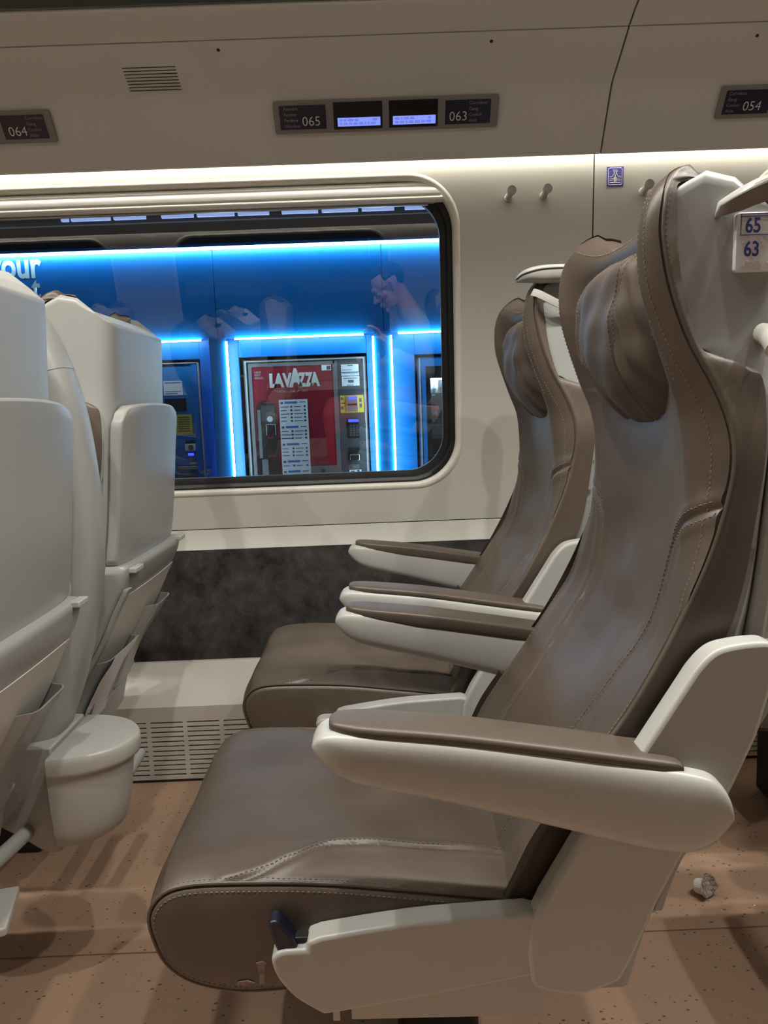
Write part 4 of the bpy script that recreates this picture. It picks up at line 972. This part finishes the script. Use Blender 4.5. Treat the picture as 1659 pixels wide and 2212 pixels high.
# coffee machine
def sticker(fr, par, x0, x1, z0, z1, lines, m='sticker', ink='ink', c0=.0, c1=.002, name='sticker'):
    s = fr.rect(name, x0, x1, z0, z1, c0, c1, M[m], par)
    if lines: fr.rects('printed_lines', lines, c1, c1+.0008, M[ink], s)
    return s
def scale_x(px): return px
def coffee_machine():
    o = empty('coffee_machine'); tag(o, 'red and dark grey hot drinks machine with menu and keypad', 'vending machine')
    Y = 5.62; F = Frame((0, Y, 0), (1, 0, 0), (0, 0, 1)); k = Y/5.8
    X = lambda x: x*k
    Z = lambda z: .98+(z-.98)*k
    span('cabinet', (X(-.962), Y, -.62), (X(-.052), Y+.17, Z(1.388)), M['mgrey'], o, bevel=.004)
    F.rects('edge_trim', [(X(-.950), X(-.938), -.6, Z(1.380)), (X(-.938), X(-.062), Z(1.370), Z(1.380)), (X(-.074), X(-.062), -.6, Z(1.37))], 0, .012, M['machined_edge'], o)
    F.rects('door_frame', [(X(-.925), X(-.900), -.6, Z(1.36)), (X(-.900), X(-.286), Z(1.335), Z(1.36)), (X(-.300), X(-.268), -.6, Z(1.36))], 0, .010, M['mgrey2'], o)
    rp = F.rect('front_panel', X(-.900), X(-.300), Z(.592), Z(1.335), 0, .006, M['red'], o)
    F.rect('lower_panel', X(-.512), X(-.300), -.5, Z(.588), 0, .008, M['mgrey2'], o); F.rect('front_panel', X(-.900), X(-.515), -.5, Z(.590), 0, .006, M['red'], o)
    # word mark: outer letters, tall A in the middle
    x = -.770; zb = 1.187
    glyphs = [('L', .052, .094), ('A', .078, .094), ('V', .066, .094), ('A', .092, .125), ('Z', .052, .094), ('Z', .056, .094), ('A', .078, .094)]
    pos = [-.774, -.733, -.668, -.620, -.554, -.502, -.464]
    wid = [.052, .072, .066, .096, .054, .054, .068]
    for (g, _, h), px, wd in zip(glyphs, pos, wid):
        m_ = F.text('word_mark_letter', g, X(px), Z(zb), h*k, M['white'], rp, c=.0075, bold=.06, width=wd*k*1.08)
    F.text('line_of_words', 'TORINO, ITALIA, 1895', X(-.738), Z(1.143), .016*k, M['palered'], rp, c=.0075, width=.245*k)
    for i, l in enumerate(('NEW', 'BEST', 'BREAK')): F.text('slogan', l, X(-.882), Z(1.288-.021*i), .016*k, M['palered'], rp, c=.0075, bold=.02)
    s = sticker(F, rp, X(-.382), X(-.312), Z(1.292), Z(1.332), [(X(-.345), X(-.316), Z(1.297), Z(1.327))], c0=.006, c1=.008)
    # picture of a coffee maker on the left of the panel
    P = F.slab('machine_picture', [(X(a), Z(b)) for a, b in [(-.895, .40), (-.725, .40), (-.728, .75), (-.735, 1.02), (-.745, 1.06), (-.775, 1.085), (-.82, 1.09), (-.86, 1.075), (-.885, 1.04), (-.89, .9)]], .006, .009, M['bluedark'], o)
    F.rects('picture_bars', [(X(-.875), X(-.852), Z(.66), Z(1.02)), (X(-.86), X(-.815), Z(.50), Z(.65))], .009, .010, M['mgrey2'], P)
    F.rects('picture_glass', [(X(-.845), X(-.745), Z(.93), Z(1.05))], .009, .0095, M['mgrey'], P)
    F.disc('gauge', X(-.784), Z(.950), .021, .0095, .012, M['sticker'], P)
    F.rects('picture_frame', [(X(-.815), X(-.812), Z(.83), Z(.91)), (X(-.748), X(-.745), Z(.83), Z(.91)), (X(-.815), X(-.745), Z(.907), Z(.91))], .009, .010, M['sticker'], P)
    F.rects('picture_red', [(X(-.81), X(-.765), Z(.807), Z(.815)), (X(-.81), X(-.755), Z(.665), Z(.68)), (X(-.83), X(-.75), Z(1.066), Z(1.076))], .009, .010, M['red'], P)
    # menu
    me = F.rect('menu', X(-.711), X(-.498), Z(.40), Z(1.088), .007, .010, M['sticker'], o)
    L = []; LB = []; LR = []
    z = 1.068
    for head, nrow in ((1, 5), (1, 3), (1, 3), (1, 1), (1, 3)):
        LR.append((-.700, -.680, z-.012, z+.004)); LB.append((-.668, -.575, z-.010, z+.006)); L.append((-.560, -.515, z-.004, z+.002)); z -= .034
        for r in range(nrow):
            for c0 in (-.702, -.602):
                L.append((c0, c0+.062+random.uniform(-.02, .008), z-.002, z+.003)); L.append((c0+.074, c0+.088, z-.006, z+.008))
            z -= .0262
        z -= .016
    F.rects('menu_lines', [(X(a), X(b), Z(c), Z(d)) for a, b, c, d in L], .010, .0108, M['mgrey'], me)
    F.rects('menu_heads', [(X(a), X(b), Z(c), Z(d)) for a, b, c, d in LB], .010, .0108, M['inkblue'], me)
    F.rects('menu_cups', [(X(a), X(b), Z(c), Z(d)) for a, b, c, d in LR], .010, .0108, M['ink'], me)
    # payment column
    cp = F.rect('payment_panel', X(-.266), X(-.076), -.5, Z(1.368), 0, .008, M['mgrey'], o)
    sticker(F, cp, X(-.238), X(-.108), Z(1.275), Z(1.330), [(X(-.19), X(-.15), Z(1.318), Z(1.324)), (X(-.232), X(-.16), Z(1.287), Z(1.291))], c0=.008, c1=.010)
    sticker(F, cp, X(-.238), X(-.106), Z(1.247), Z(1.270), [(X(-.232), X(-.115), Z(1.264), Z(1.268))], ink='inkblue', c0=.008, c1=.010)
    sticker(F, cp, X(-.236), X(-.105), Z(1.172), Z(1.243), [(X(-.19), X(-.148), Z(1.195), Z(1.215)), (X(-.225), X(-.12), Z(1.226), Z(1.23)), (X(-.2), X(-.15), Z(1.175), Z(1.18))], c0=.008, c1=.010)
    y_ = sticker(F, cp, X(-.254), X(-.080), Z(.975), Z(1.103), [(X(-.250), X(-.232), Z(1.07), Z(1.09)), (X(-.248), X(-.220), Z(1.04), Z(1.05)), (X(-.250), X(-.232), Z(1.0), Z(1.025)), (X(-.112), X(-.095), Z(1.05), Z(1.08)), (X(-.112), X(-.095), Z(1.01), Z(1.04))], 'yellow', c0=.008, c1=.010, name='yellow_label')
    rd = F.rect('card_reader', X(-.206), X(-.122), Z(.985), Z(1.098), .010, .022, M['steel'], cp, bevel=.003)
    F.rect('display', X(-.192), X(-.136), Z(1.07), Z(1.092), .022, .024, M['bluescreen'], rd); F.rect('slot', X(-.203), X(-.13), Z(1.028), Z(1.042), .022, .024, M['black'], rd)
    kp = F.rect('keypad', X(-.205), X(-.120), Z(.785), Z(.935), .008, .016, M['bluedark'], cp, bevel=.003)
    F.rect('display', X(-.200), X(-.124), Z(.905), Z(.926), .016, .018, M['bluescreen'], kp)
    for r in range(5):
        for c in range(3): F.rect('key', X(-.193+.024*c), X(-.176+.024*c), Z(.872-.018*r), Z(.885-.018*r), .016, .019, M['mgrey'], kp, bevel=.001)
    cs = F.rect('coin_unit', X(-.202), X(-.124), Z(.62), Z(.715), .008, .014, M['bluedark'], cp); F.rect('coin_slot', X(-.200), X(-.126), Z(.62), Z(.662), .014, .022, M['chrome'], cs, bevel=.003)
    F.disc('bolt', X(-.226), Z(.745), .006, .008, .013, M['chrome'], cp, 12); F.disc('bolt', X(-.100), Z(.748), .006, .008, .013, M['chrome'], cp, 12)
    sticker(F, cp, X(-.208), X(-.118), Z(.498), Z(.548), [(X(-.196), X(-.168), Z(.505), Z(.54)), (X(-.15), X(-.13), Z(.52), Z(.545))], c0=.008, c1=.010)
    sticker(F, cp, X(-.210), X(-.130), Z(.556), Z(.586), [(X(-.205), X(-.18), Z(.56), Z(.58))], 'mgrey2', c0=.008, c1=.010)
    F.disc('lock', X(-.405), Z(.545), .017, .008, .016, M['chrome'], o, 20); sticker(F, o, X(-.432), X(-.35), Z(.497), Z(.515), [(X(-.42), X(-.375), Z(.506), Z(.510))], c0=.008, c1=.010)
    return settle(o, (X(-.51), Y, -.62))
coffee_machine()
def blue_machine():
    o = empty('ticket_style_machine'); o.name = 'vending_machine'; tag(o, 'blue vending machine with coin slot half hidden behind seat back', 'vending machine')
    Y = 5.62; F = Frame((0, Y, 0), (1, 0, 0), (0, 0, 1)); k = Y/5.8; X = lambda x: x*k; Z = lambda z: .98+(z-.98)*k
    span('cabinet', (-2.1, Y, -.62), (X(-1.29), Y+.17, Z(1.385)), M['blue2'], o, bevel=.004)
    F.rects('edge_trim', [(X(-1.300), X(-1.288), -.6, Z(1.388)), (-2.1, X(-1.288), Z(1.380), Z(1.388))], 0, .012, M['machined_edge'], o)
    F.rect('bright_edge', X(-1.345), X(-1.305), -.6, Z(1.372), 0, .010, M['blue'], o)
    sticker(F, o, X(-1.56), X(-1.421), Z(1.152), Z(1.256), [(X(-1.55), X(-1.43), Z(1.240), Z(1.248)), (X(-1.55), X(-1.43), Z(1.178), Z(1.182)), (X(-1.55), X(-1.46), Z(1.16), Z(1.168))], ink='inkblue')
    F.rect('window', X(-1.56), X(-1.402), Z(1.035), Z(1.128), 0, .004, M['bluedark'], o, bevel=.001)
    sticker(F, o, X(-1.49), X(-1.366), Z(.862), Z(1.008), [(X(-1.47), X(-1.385), Z(.985-.017*i), Z(.991-.017*i)) for i in range(7)], 'yellow', name='yellow_label')
    pn = F.rect('coin_panel', X(-1.5), X(-1.315), Z(.633), Z(.858), 0, .004, M['blue2'], o)
    F.rects('panel_border', [(X(-1.5), X(-1.315), Z(.855), Z(.858)), (X(-1.318), X(-1.315), Z(.633), Z(.858)), (X(-1.5), X(-1.315), Z(.633), Z(.636)), (X(-1.40), X(-1.318), Z(.637), Z(.650))], .004, .006, M['machined_edge'], pn)
    F.rect('slot_cover', X(-1.425), X(-1.352), Z(.79), Z(.812), .004, .012, M['black'], pn); F.rect('coin_slot', X(-1.430), X(-1.350), Z(.735), Z(.788), .004, .014, M['sticker'], pn, bevel=.003)
    F.disc('button', X(-1.385), Z(.762), .019, .014, .020, M['mgrey2'], pn); F.rect('display', X(-1.41), X(-1.37), Z(.70), Z(.717), .004, .008, M['bluescreen'], pn); F.disc('lock', X(-1.393), Z(.675), .012, .004, .012, M['chrome'], pn)
    F.rect('tray', X(-1.5), X(-1.345), Z(.595), Z(.622), 0, .012, M['steel'], o, bevel=.002); F.rect('hatch', X(-1.5), X(-1.36), Z(.40), Z(.565), 0, .006, M['mgrey2'], o, bevel=.003)
    return settle(o, (-1.68, Y, -.62))
blue_machine()
def snack_machine():
    o = empty('snack_machine'); tag(o, 'blue framed snack machine with lit glass case at the window edge', 'vending machine')
    Y = 5.62; F = Frame((0, Y, 0), (1, 0, 0), (0, 0, 1)); k = Y/5.8; X = lambda x: x*k; Z = lambda z: .98+(z-.98)*k
    a, b = X(.325), 1.22
    # open fronted cabinet
    span('side_wall', (a, Y, -.62), (X(.345), Y+.17, Z(1.362)), M['blue2'], o, bevel=.002); span('side_wall', (b-.02, Y, -.62), (b, Y+.17, Z(1.362)), M['blue2'], o, bevel=.002)
    span('top', (a, Y, Z(1.345)), (b, Y+.17, Z(1.362)), M['blue2'], o, bevel=.002); span('back_wall', (a, Y+.15, -.62), (b, Y+.17, Z(1.362)), M['mgrey2'], o, bevel=0)
    span('base', (a, Y, -.62), (b, Y+.15, -.1), M['blue2'], o, bevel=.002)
    F.rects('door_frame', [(X(.345), X(.388), -.6, Z(1.35)), (X(.388), b, Z(1.295), Z(1.35)), (b-.05, b, -.6, Z(1.35))], 0, .012, M['blue2'], o)
    F.rects('edge_trim', [(X(.338), X(.350), -.6, Z(1.357))], 0, .016, M['machined_edge'], o)
    F.rects('black_border', [(X(.388), X(.422), -.1, Z(1.295)), (X(.422), b-.05, Z(1.205), Z(1.295))], 0, .010, M['bluedark'], o)
    MB().box(((a+b)/2, Y+.03, Z(1.200)), (b-a-.1, .02, .01)).build('case_lamp', M['case_light'], o)
    for z, n in ((1.100, 'shelf'), (.905, 'shelf'), (.655, 'shelf'), (.50, 'shelf')):
        s = span(n, (X(.39), Y+.03, Z(z)-.012), (b-.05, Y+.15, Z(z)), M['mgrey2'], o, bevel=.001)
        F.rect('price_rail', X(.40), b-.05, Z(z)-.035, Z(z)-.004, -.028, -.022, M['mgrey'], s)
        F.rects('price_tag', [(X(.43+.075*i), X(.455+.075*i), Z(z)-.022, Z(z)-.012) for i in range(8)], -.022, -.020, M['sticker'], s)
        for i in range(4):
            xx = X(.455+.085*i)
            P = [(xx+.036*math.cos(u), Y+.05+.028*u/6.28, Z(z)+.042+.036*math.sin(u)) for u in np.linspace(0, 2*math.pi*3, 60)]
            v, f = tube_data(P, .0018, 5); mk('coil', v, f, M['chrome'], s)
    F.rects('case_divider', [(X(.50), X(.505), Z(.66), Z(.86)), (X(.42), b-.05, Z(.855), Z(.862))], -.03, -.02, M['machined_edge'], o)
    F.rect('glass', X(.400), b-.05, -.1, Z(1.21), .001, .003, M['glass'], o)
    settle(o, ((a+b)/2, Y, -.62))
    prods = [(.455, 1.100, 'can', (.35, .42, .42), 'pale grey drink can on the top shelf of the snack machine, left'), (.540, 1.100, 'can', (.55, .65, .70), 'pale drink can with blue stripe on the top shelf of snack machine'),
             (.455, .905, 'can', (.65, .06, .08), 'red drink can on the middle shelf of the snack machine'), (.540, .905, 'bottle', (.78, .66, .02), 'yellow bottle on the middle shelf of the snack machine'), (.625, .905, 'can', (.6, .6, .55), 'whitish can at window edge on the middle shelf of snack machine')]
    for i, (x, z, kind, col, lab) in enumerate(prods):
        m_ = mat('product_%s_%d' % (kind, i), col, .35)
        pr = [(0, .018), (.002, .026), (.008, .029), (.085, .029), (.094, .024), (.096, .022)] if kind == 'can' else [(0, .02), (.004, .027), (.05, .028), (.075, .025), (.10, .012), (.125, .011), (.127, .013), (.14, .013), (.141, .010)]
        t = empty('drink_can' if kind == 'can' else 'drink_bottle', (X(x), Y+.062, Z(z))); tag(t, lab, 'drink')
        rings = [[(r*math.cos(u), r*math.sin(u), h) for u in np.linspace(0, 2*math.pi, 25)[:-1]] for h, r in pr]
        loft('body', rings, m_, t, angle=50)
        if kind == 'can':
            rings = [[(r*math.cos(u), r*math.sin(u), h) for u in np.linspace(0, 2*math.pi, 25)[:-1]] for h, r in ((.0955, .0215), (.098, .021), (.0985, .018))]; loft('lid', rings, M['chrome'], t)
            v = [(.0292*math.cos(u), .0292*math.sin(u), h) for h in (.03, .06) for u in np.linspace(-2.4, -1.0, 9)]; mk('label_band', v, grid_faces(2, 9), M['inkblue'] if i == 1 else M['sticker'], t)
        else:
            rings = [[(r*math.cos(u), r*math.sin(u), h) for u in np.linspace(0, 2*math.pi, 25)[:-1]] for h, r in ((.124, .0135), (.139, .0135), (.141, .012))]; loft('cap', rings, m_, t)
snack_machine()

# ------------------------------------------------------------------ the person across the aisle (seen as a reflection in the window)
def chain(points, radii, step=.35):
    # overlapping ellipsoids along a chain; radii are single numbers or (rx, ry, rz)
    P = np.array(points, float); Rr = np.array([(r, r, r) if np.isscalar(r) else r for r in radii], float); out = []
    for i in range(len(P)-1):
        L = np.linalg.norm(P[i+1]-P[i]); n = max(2, int(L/(step*min(Rr[i].min(), Rr[i+1].min())))+1)
        for k in range(n+1): t = k/n; out.append((P[i]*(1-t)+P[i+1]*t, Rr[i]*(1-t)+Rr[i+1]*t))
    return out
def remesh(name, blobs, m, parent, voxel, smooth=4, extra=None):
    bm = bmesh.new()
    for c, r in blobs:
        bmesh.ops.create_icosphere(bm, subdivisions=2, radius=1, matrix=Matrix.Translation(Vector(c)) @ Matrix.Diagonal(Vector((*r, 1))))
    me = bpy.data.meshes.new('tmp'); bm.to_mesh(me); bm.free()
    ob = bpy.data.objects.new('tmp', me); COL.objects.link(ob)
    r = ob.modifiers.new('r', 'REMESH'); r.mode = 'VOXEL'; r.voxel_size = voxel
    s = ob.modifiers.new('s', 'SMOOTH'); s.factor = .5; s.iterations = smooth
    bpy.context.view_layer.update()
    me2 = bpy.data.meshes.new_from_object(ob.evaluated_get(bpy.context.evaluated_depsgraph_get())); bpy.data.objects.remove(ob)
    me2.materials.clear(); me2.name = name
    return link(name, me2, m, parent, angle=0)
def person():
    Y = -.24
    # head: built facing -X, then pitched down and placed
    Hc = Vector((.098, -.19, 1.252)); HR = Matrix.Rotation(math.radians(-33), 3, 'Y') @ Matrix.Rotation(math.radians(-10), 3, 'Z')
    def H(p): return tuple(Hc+HR @ Vector(p))
    hb = []
    def hblob(p, r): hb.append((H(p), r))
    def hell(p, r):   # small overlapping balls approximate a turned ellipsoid
        rx, ry, rz = r; m_ = min(r)
        for ix in np.linspace(-1, 1, 5):
            for iy in np.linspace(-1, 1, 5):
                for iz in np.linspace(-1, 1, 5):
                    q = np.array([ix, iy, iz]); n = np.linalg.norm(q)
                    if n > 1: q = q/n
                    hb.append((H((p[0]+q[0]*(rx-m_*.55), p[1]+q[1]*(ry-m_*.55), p[2]+q[2]*(rz-m_*.55))), (m_*.55,)*3))
    hell((.018, 0, .035), (.096, .077, .083))       # skull
    hell((-.030, 0, -.040), (.055, .056, .070))      # face
    hell((-.038, 0, -.090), (.036, .040, .026))      # jaw and chin
    hblob((-.072, 0, -.106), (.016, .018, .014))     # chin tip
    hb += chain([H((-.083, 0, .010)), H((-.094, 0, -.012)), H((-.106, 0, -.032))], [.009, .010, .0125]); hblob((-.092, .011, -.036), (.009,)*3); hblob((-.092, -.011, -.036), (.009,)*3)   # nose
    hb += chain([H((-.076, -.030, .022)), H((-.086, 0, .026)), H((-.076, .030, .022))], [.011, .012, .011])    # brow
    hb += chain([H((-.080, -.022, -.066)), H((-.090, 0, -.064)), H((-.080, .022, -.066))], [.006, .0085, .006]); hb += chain([H((-.078, -.020, -.077)), H((-.087, 0, -.077)), H((-.078, .020, -.077))], [.006, .0085, .006])   # lips
    for s in (-1, 1):
        hblob((-.066, s*.031, .000), (.0135,)*3); hb += chain([H((-.060, s*.045, -.028)), H((-.045, s*.058, -.022))], [.016, .014])   # eyes, cheeks
        hb += chain([H((.012, s*.079, .020)), H((.022, s*.086, .012)), H((.020, s*.085, -.006)), H((.008, s*.079, -.022))], [.010, .011, .009, .008])     # ear
    neck = chain([H((.030, 0, -.035)), (.185, -.205, 1.175), (.225, -.225, 1.10)], [(.055, .052, .055), (.056, .056, .056), (.066, .072, .06)])
    torso = chain([(.17, Y-.04, .56), (.20, Y-.04, .70), (.235, Y-.035, .86), (.245, Y-.025, .98), (.245, Y-.01, 1.06)], [(.12, .17, .10), (.105, .155, .10), (.105, .165, .10), (.095, .17, .08), (.07, .12, .05)])
    shR, shL = (.262, Y+.155, 1.035), (.268, Y-.21, 1.03); elR, elL = (.295, Y+.195, .795), (.245, Y-.22, .78); wrR, wrL = (.105, -.085, .895), (.045, -.165, .815)
    sh = chain([(.245, Y+.06, 1.065), shR], [.06, .056])+chain([(.245, Y-.1, 1.06), shL], [.06, .056])
    armR = chain([shR, elR], [.052, .042])+chain([elR, wrR], [.042, .027]); armL = chain([shL, elL], [.052, .042])+chain([elL, wrL], [.042, .027])
    # right hand: palm rising behind the phone, fingers bent forward over its top edge
    hand = chain([wrR, (.082, -.070, .945), (.060, -.055, .985)], [(.026, .021, .02), (.026, .020, .022), (.024, .022, .022)])
    hand += chain([(.085, -.045, .985), (.060, -.038, .990), (.042, -.060, .985)], [.012, .013, .012])
    for pts, r in (([(.060, -.034, .992), (.036, -.034, 1.030), (.006, -.036, 1.048), (-.020, -.034, 1.052)], .0092),
                   ([(.058, -.046, .992), (.030, -.050, 1.030), (-.010, -.050, 1.040), (-.045, -.046, 1.030)], .0095),
                   ([(.052, -.060, .988), (.020, -.066, 1.020), (-.022, -.066, 1.026), (-.062, -.058, 1.014), (-.082, -.052, 1.006)], .0092),
                   ([(.048, -.072, .976), (.022, -.080, .998), (-.008, -.080, 1.000), (-.034, -.074, .990)], .0080),
                   ([(.075, -.040, .955), (.062, -.026, .972), (.044, -.024, .985), (.030, -.026, .990)], .0100)):
        hand += chain(pts, list(np.linspace(r, r*.82, len(pts))))
    # left hand under the phone
    handL = chain([wrL, (.005, -.110, .832), (-.022, -.075, .842)], [(.024, .022, .02), (.028, .024, .018), (.030, .022, .018)])
    for k, (dx, r) in enumerate(((.002, .0088), (-.018, .0092), (-.038, .0090), (-.056, .0078))):
        handL += chain([(-.022+dx*.8, -.060, .842), (-.028+dx, -.036, .850), (-.030+dx, -.024, .866), (-.030+dx, -.0185+.0, .884)], [r, r, r*.92, r*.82])
    handL += chain([(.010, -.085, .845), (.030, -.060, .862), (.034, -.044, .885), (.030, -.038, .902)], [.012, .011, .010, .009])
    hip = lambda s: (.16, Y-.04+s*.085, .55)
    legs = []; feet = []
    for s in (-1, 1):
        legs += chain([hip(s), (-.02, Y-.04+s*.10, .555), (-.24, Y-.04+s*.11, .545)], [.085, .078, .060]); legs += chain([(-.24, Y-.04+s*.11, .545), (-.225, Y-.04+s*.11, .33), (-.205, Y-.04+s*.11, .095)], [.060, .054, .038])
        feet.append(chain([(-.200, Y-.04+s*.11, .050), (-.27, Y-.04+s*.115, .040), (-.36, Y-.04+s*.125, .034)], [(.042, .038, .044), (.04, .04, .034), (.035, .042, .030)]))
    body = remesh('person', hb+neck+torso+sh+armR+armL+hand+handL+legs, M['skin'], None, .0042, 3)
    tag(body, 'person in grey sweater holding a phone, seen faintly reflected in the window glass', 'person')
    g = lambda ch, d: [(c, np.array(r)+d) for c, r in ch]
    sl = lambda e, w, f: chain([e, tuple(np.array(e)*(1-f)+np.array(w)*f)], [.042, .031])
    remesh('sweater', g(torso[6:], .011)+g(sh, .011)+g(chain([shR, elR], [.052, .042]), .011)+g(chain([shL, elL], [.052, .042]), .011)+g(sl(elR, wrR, .90), .011)+g(sl(elL, wrL, .90), .011)+g(chain([(.222, -.225, 1.10), (.212, -.220, 1.125)], [(.064, .070, .03), (.060, .064, .012)]), .010), M['sweater'], body, .006, 3)
    remesh('trousers', g(legs, .011)+g(torso[:5], .012), M['trousers'], body, .007, 3)
    for f_ in feet: remesh('shoe', f_, M['shoe'], body, .006, 3)
    hair = []
    for th in np.linspace(0, math.pi*.72, 12):
        for ph in np.linspace(0, 2*math.pi, 26)[:-1]:
            d = np.array([math.sin(th)*math.cos(ph), math.sin(th)*math.sin(ph), math.cos(th)])
            if d[0] < -.25 and d[2] < .62: continue
            if abs(d[1]) > .55 and d[2] < .02 and d[0] < .45: continue
            hair.append((H((.018+d[0]*.094, d[1]*.075, .035+d[2]*.082)), (.013,)*3))
    remesh('hair', hair, M['hair'], body, .005, 4)
    mb = MB()
    for s in (-1, 1):
        P = [H((-.094+.006*abs(math.cos(u)), s*.033+.024*math.cos(u), .000+.018*math.sin(u))) for u in np.linspace(0, 2*math.pi, 25)]; v, f = tube_data(P, .0018, 6); mb.add(v, f)
        v, f = tube_data([H((-.088, s*.057, .005)), H((-.03, s*.079, .008)), H((.015, s*.088, .012)), H((.026, s*.088, -.002))], .0022, 6); mb.add(v, f)
    v, f = tube_data([H((-.092, -.010, .004)), H((-.097, 0, .007)), H((-.092, .010, .004))], .0018, 6); mb.add(v, f)
    mb.build('glasses', M['black'], body)
    for s in (-1, 1):
        bm = bmesh.new(); bmesh.ops.create_uvsphere(bm, u_segments=16, v_segments=10, radius=.0115, matrix=Matrix.Translation(Vector(H((-.0705, s*.031, -.0005))))); me = bpy.data.meshes.new('eye'); bm.to_mesh(me); bm.free(); link('eye', me, M['cupwhite'], body)
    ph = empty('phone'); tag(ph, 'dark phone held up by the person, seen only as reflection', 'phone')
    F = Frame((-.028, -.0165, .930), (1, 0, 0), (0, 0, 1))
    F.rect('case', -.037, .0365, -.075, .075, -.0035, .0035, M['dark'], ph, bevel=.002, r=.010)
    settle(ph, (-.028, -.0165, .855))
person()
cu_ = [c for c in ST['S1'].children if c.name.startswith('seat_cushion')][0]
M['worn'] = mat('worn_leather', (0.22, 0.165, 0.135), .7, bump=.4, bscale=300, vary=.5, vscale=160)
for k, pts in enumerate(([(-.157, .371), (-.150, .373), (-.146, .370), (-.148, .356), (-.149, .345), (-.155, .344), (-.154, .357)], [(-.178, .3485), (-.168, .3500), (-.160, .3465), (-.170, .3440), (-.180, .3455)])):
    v, f = prism_data(pts, lambda a, b, q: (a, (-.2186, -.2176)[q], b)); o = mk('worn_patch', v, f, M['worn'], cu_, smooth=False); tag(o, 'pale scuffed patch')
